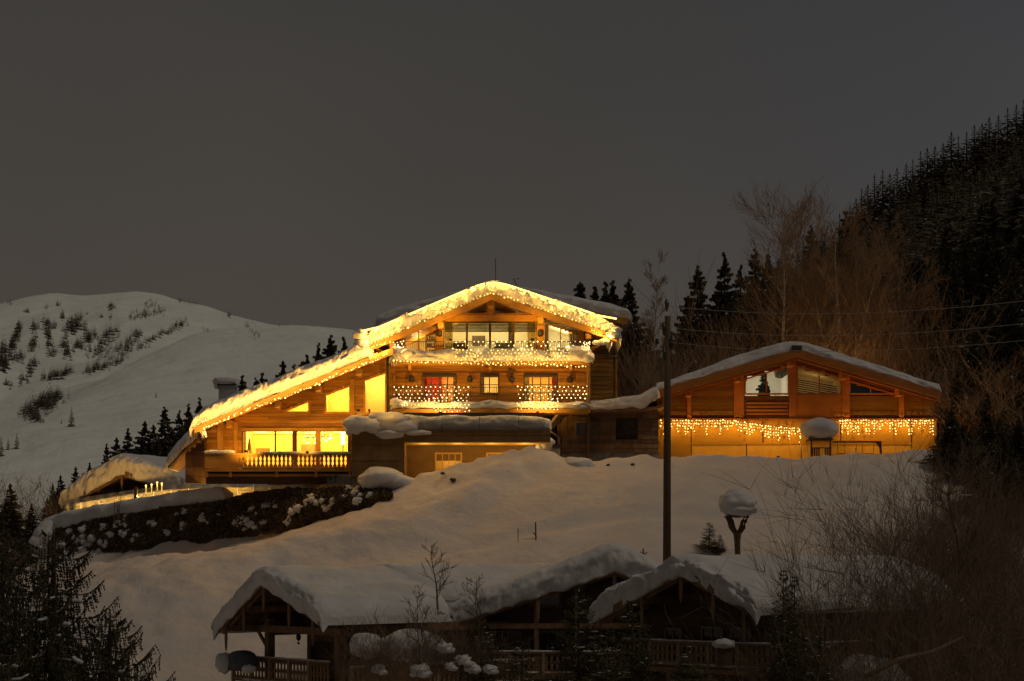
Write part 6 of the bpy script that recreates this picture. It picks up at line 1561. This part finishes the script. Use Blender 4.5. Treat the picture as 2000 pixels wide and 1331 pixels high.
# ---------------------------------------------------------------- near trees
def drooping_spruce(seed, h, r, arms, top=.0):
    """large spruce with long arms that sag and turn up at the tip, hung with curtains of twigs"""
    rd = random.Random(seed); fo = MB(); ar = MB(); sn = MB(); tr = MB()
    tr.tube([(0, 0, -1), (0, 0, h*.5), (0, 0, h)], [.22, .14, .02], 8)
    for i in range(arms):
        t = (i+.5)/arms; z = h*(.16+.83*t); L = r*(1-t)**.72*rd.uniform(.7, 1.15)+.20
        a = i*2.399+rd.uniform(-.3, .3); d = Vector((math.cos(a), math.sin(a), 0)); s = Vector((-d.y, d.x, 0))
        dr = rd.uniform(.20, .38)*(1-t*.5); upk = rd.uniform(.5, 1.0)
        def pt(u): return Vector((0, 0, z)) + d*(L*u) + s*(.10*L*math.sin(u*3+i)) + Vector((0, 0, L*(.10*u - dr*2.6*u*(1-u)*.9 - dr*.35*u + upk*max(0, u-.62)**1.6)))
        pts = [pt(k/8) for k in range(9)]; ar.tube(pts, [max(.008, .05*(1-k/8.5)*L/2.5) for k in range(9)], 4)
        n = max(7, int(L*26))
        for k in range(n):
            u = .08+.92*k/(n-1); p = pt(min(1, u)); side = rd.choice((-1, 1)); sl = L*.16*(1.1-u)*rd.uniform(.0, 1.2)
            hang = rd.uniform(.25, .62)*(1.15-.7*u)*min(1, .5+L/3)
            q1 = p + s*side*sl + d*sl*.4; q2 = q1 - Vector((0, 0, hang)) + d*.05 + Vector((rd.gauss(0, .03), rd.gauss(0, .03), 0))
            for (A_, B_) in ((p, q1), (q1, q2)):
                ln = (B_-A_).length
                if ln < .02: continue
                m_ = max(1, int(ln/.055)); dd = (B_-A_)/ln
                for j in range(m_):
                    c = A_.lerp(B_, (j+.3)/m_); w = .020+.012*rd.random()
                    o1 = dd.orthogonal().normalized(); o1.rotate(Matrix.Rotation(rd.uniform(0, 3.14), 3, dd))
                    fo.add([c-o1*w+dd*.035, c-dd*.01, c+o1*w+dd*.035, c+dd*.06], [(0, 1, 2, 3)])
        for k in range(26):
            c = pt(.55+.45*k/25); dd = (pt(.56+.44*k/25+.01)-c).normalized(); w = .045*(1.1-k/40)
            o1 = dd.orthogonal().normalized(); o1.rotate(Matrix.Rotation(rd.uniform(0, 3.14), 3, dd)); fo.add([c-o1*w+dd*.05, c, c+o1*w+dd*.05, c+dd*.08], [(0, 1, 2, 3)])
        if rd.random() < .6:
            u0 = rd.uniform(.15, .6); ul = rd.uniform(.12, .35); seg = [pt(min(1, u0+ul*k/7))+Vector((0, 0, .03+.01*N(k*.9, i*1.3))) for k in range(8)]; w = rd.uniform(.025, .06)
            sn.tube(seg, [.006]+[w*(.7+.6*abs(N(k*.8, i*2.1))+.2) for k in range(1, 7)]+[.006], 6)
    return fo, ar, tr, sn
def put_near(px, top, Y, h, meshes, label, rz=0., sc=1., wide=1.):
    x, y, z = P(px, top, Y); e_ = empty('spruce_tree', (x, y, z-h*sc), label, 'tree'); e_.rotation_euler = (0, 0, rz); e_.scale = (sc*wide, sc*wide, sc)
    for nm, me in meshes:
        o = bpy.data.objects.new(nm, me); col.objects.link(o); o.parent = e_
        if nm in ('needles', 'snow_clumps'): o['kind'] = 'stuff'
    return e_
DS = []
for sd_ in (3, 8):
    fo, ar, tr, sn = drooping_spruce(sd_, 8.5, 3.6, 120)
    DS.append((('needles', fo.mesh('needles', M['needle_near'])), ('arms', ar.mesh('arms', M['bark'])), ('trunk', tr.mesh('trunk', M['bark'])), ('snow_clumps', sn.mesh('snow_clumps', M['snow_roof'], smooth=True))))
put_near(105, 1035, 42, 8.5, DS[0], 'huge dark drooping spruce flecked with snow in the lower left corner', 0.4)
put_near(5, 1050, 45, 8.5, DS[1], 'drooping spruce cut by the left edge behind the huge corner spruce', 2.0, wide=.9)
put_near(215, 1190, 39, 8.5, DS[1], 'lower drooping spruce at the bottom right of the huge corner spruce', 4.1, wide=.85)
put_near(-30, 1150, 38, 8.5, DS[0], 'drooping spruce at the very bottom left corner', 1.3)
nf, nt, ns = spruce_mesh('n', 9, 1.9, 46, 21, snow=.30)
def fine_spruce(seed, h, r, wh, snow):
    rd = random.Random(seed); fo = MB(); tr = MB(); sn = MB(); tr.tube([(0, 0, -.5), (0, 0, h)], [.14, .015], 6)
    for i in range(wh):
        t = i/(wh-1); z0_ = h*(.12+.87*t); nb = max(4, int(9*(1-t*.4)))
        for k in range(nb):
            a = rd.uniform(0, 6.28); L = (r*(1-t)**.8+.16)*rd.uniform(.6, 1.15); z = z0_+rd.uniform(-.1, .1)
            d = Vector((math.cos(a), math.sin(a), 0)); s = Vector((-d.y, d.x, 0)); up = rd.uniform(-.25, .15)+.35*t
            def pt(u): return Vector((0, 0, z))+d*L*u+Vector((0, 0, L*(up*u+.18*u*u)))
            tr.tube([pt(0), pt(.5), pt(1)], [.018, .012, .004], 3, cap=False)
            n = max(4, int(L*11))
            for j in range(n):
                u = .15+.85*(j+1)/n; p = pt(min(u, 1)); sl = L*.3*(1.15-u)+.06
                for sg in (-1, 1):
                    q = p+s*sg*sl+d*sl*.7-Vector((0, 0, sl*rd.uniform(0, .5))); v = q-p; m_ = max(2, int(v.length/.07)); dd = v.normalized()
                    for jj in range(m_):
                        c = p+v*((jj+.4)/m_); o1 = dd.orthogonal().normalized(); o1.rotate(Matrix.Rotation(rd.uniform(0, 3.14), 3, dd)); w = .034+.016*rd.random()
                        fo.add([c-o1*w+dd*.03, c, c+o1*w+dd*.03, c+dd*.06], [(0, 1, 2, 3)])
            if rd.random() < snow:
                q = pt(rd.uniform(.45, 1)); sn.blob(q+Vector((0, 0, .01)), (rd.uniform(.03, .15), rd.uniform(.03, .08), rd.uniform(.012, .035)), 8, 5, .5, 3, k+i)
    return (('needles', fo.mesh('needles', M['needle_olive'])), ('trunk', tr.mesh('trunk', M['bark'])), ('snow_clumps', sn.mesh('snow_clumps', M['snow_roof'], smooth=True)))
FS = [fine_spruce(5, 6.5, 1.9, 26, .30), fine_spruce(9, 6.5, 1.5, 26, .22)]
put_near(1130, 1150, 66, 6.5, FS[0], 'bushy olive-green young conifer sprinkled with snow in front of the middle foreground chalet', 0.2, 1.0)
put_near(1235, 1178, 64, 6.5, FS[0], 'second bushy conifer, right beside the first, below the snow-laden roof corner', 2.4, .95)
put_near(1185, 1230, 61, 6.5, FS[1], 'lower snow-sprinkled conifer between the two bushy ones', 3.4, .9, 1.2)
put_near(1530, 1118, 62, 6.5, FS[1], 'slim dark conifer with a long bare leader before the right foreground roof', 1.1, 1.0, .62)
put_near(1552, 1130, 62.5, 6.5, FS[1], 'twin of the slim conifer, just to its right and shorter', 4.1, .96, .62)
put_near(1600, 1240, 60, 6.5, FS[0], 'dark low conifer under the right end of the snowy roof', 5.1, .8, 1.1)
put_near(1385, 1022, 92, 6.5, FS[1], 'small spruce top sticking out of the snow left of the snow ball stand', 0, .35, 1.5)
put_near(1406, 1046, 92, 6.5, FS[1], 'very small spruce tip right beside the snow ball stand', 2, .22, 1.5)
put_near(940, 1215, 66, 6.5, FS[1], 'dark young conifer half hidden by snow-laden shrubs at the bottom centre', 1, .8, 1.2)
put_near(1345, 1260, 60, 6.5, FS[0], 'low conifer with snow in front of the right balcony', 3, .75, 1.1)
put_near(1020, 1255, 61, 6.5, FS[1], 'low dark conifer before the railing of the middle foreground chalet', 3.6, .8, 1.3)
# bare saplings and snow-laden shrubs before house A
def sapling(px, top, foot, Y, seed, label, r=.035, w=.5):
    rd = random.Random(seed); p = P(px, foot, Y); h = Z_(top, Y)-p.z; e_ = empty('sapling', p, label, 'tree'); a_ = MB(); f_ = MB(); t_ = MB()
    pts = [p+Vector((-.06*i*w+.03*math.sin(i+seed), 0, h*i/8)) for i in range(9)]; t_.tube(pts, [r*(1-i/9.5) for i in range(9)], 6)
    for i in range(2, 9):
        for k in range(3):
            a = rd.uniform(0, 6.28); d = Vector((math.cos(a), math.sin(a)*.5, rd.uniform(.5, 1.2))).normalized(); grow(f_, f_, pts[i], d, h*rd.uniform(.2, .36)*(1.2-i/10), .012, 2, rd, .5, .1, (2, 4))
    t_.build('trunk', M['twig_dark'], e_, smooth=True); f_.build('twigs', M['twig_dark'], e_, kind='stuff'); return e_
sapling(858, 1080, 1200, 68, 4, 'small leafless sapling with fine branches before the left foreground roof', .05, .6)
sapling(820, 1170, 1345, 66, 5, 'thin leafless stem rising through the larger snow cushion', .04, .2)
sapling(935, 1140, 1250, 68, 6, 'faint leafless twig in front of the middle roof snow', .02, .3)
for i, (px, top, w) in enumerate(((720, 1215, 1.6), (800, 1200, 2.2), (870, 1195, 2.2), (900, 1230, 2.0), (955, 1250, 1.8), (680, 1270, 1.2))):
    bush(px, top, 65+i*.4, w, ['leafless shrub left of the snow cushions', 'leafless shrub behind the larger snow cushion', 'leafless shrub right of the larger snow cushion', 'snow-laden shrub at the bottom centre', 'shrub left of the middle railing', 'shrub before the left porch railing'][i], 'leafless shrubs before the foreground chalets', dark=True, z0=Z_(1350, 65))
rd = random.Random(8)
for (px, py, r, lb) in ((862, 1195, .16, 'small snow ball caught in the crotch of the sapling'), (870, 1265, .34, 'round snow clump at the upper end of the snow-laden shrub'), (905, 1290, .34, 'long snow clump in the middle of the shrub at the bottom'), (922, 1305, .32, 'snow clump below the middle of the shrub'), (957, 1308, .30, 'roundest snow clump, at the right end of the shrub'), (880, 1302, .26, 'snow clump at the lower left of the shrub'), (740, 1308, .30, 'flat snow clump before the board fence'), (820, 1310, .42, 'flat snow clump below the larger cushion')):
    m = MB()
    m.blob(P(px, py, 64.6), (r*.8, r*.6, r*.5), 18, 12, .4, 2.6, px); m.blob(P(px+r*26, py+r*16, 64.5), (r*.55, r*.5, r*.32), 14, 8, .4, 2.6, px+1); m.blob(P(px-r*24, py-r*10, 64.7), (r*.45, r*.4, r*.26), 12, 8, .4, 2.6, px+2)
    tag(m.build('snow_clump', M['snow_roof'], origin=P(px, py, 64.6), smooth=True), lb, 'snow clump', 'snow clumps on the shrubs at the bottom')
# snow banks lower right among the bushes
snow_heap([(1680, 1325, 1.0, .8), (1712, 1335, 1.2, .8), (1660, 1335, .9, .5)], 'low snow bank at the right end of the right foreground chalet', 66, group=None)
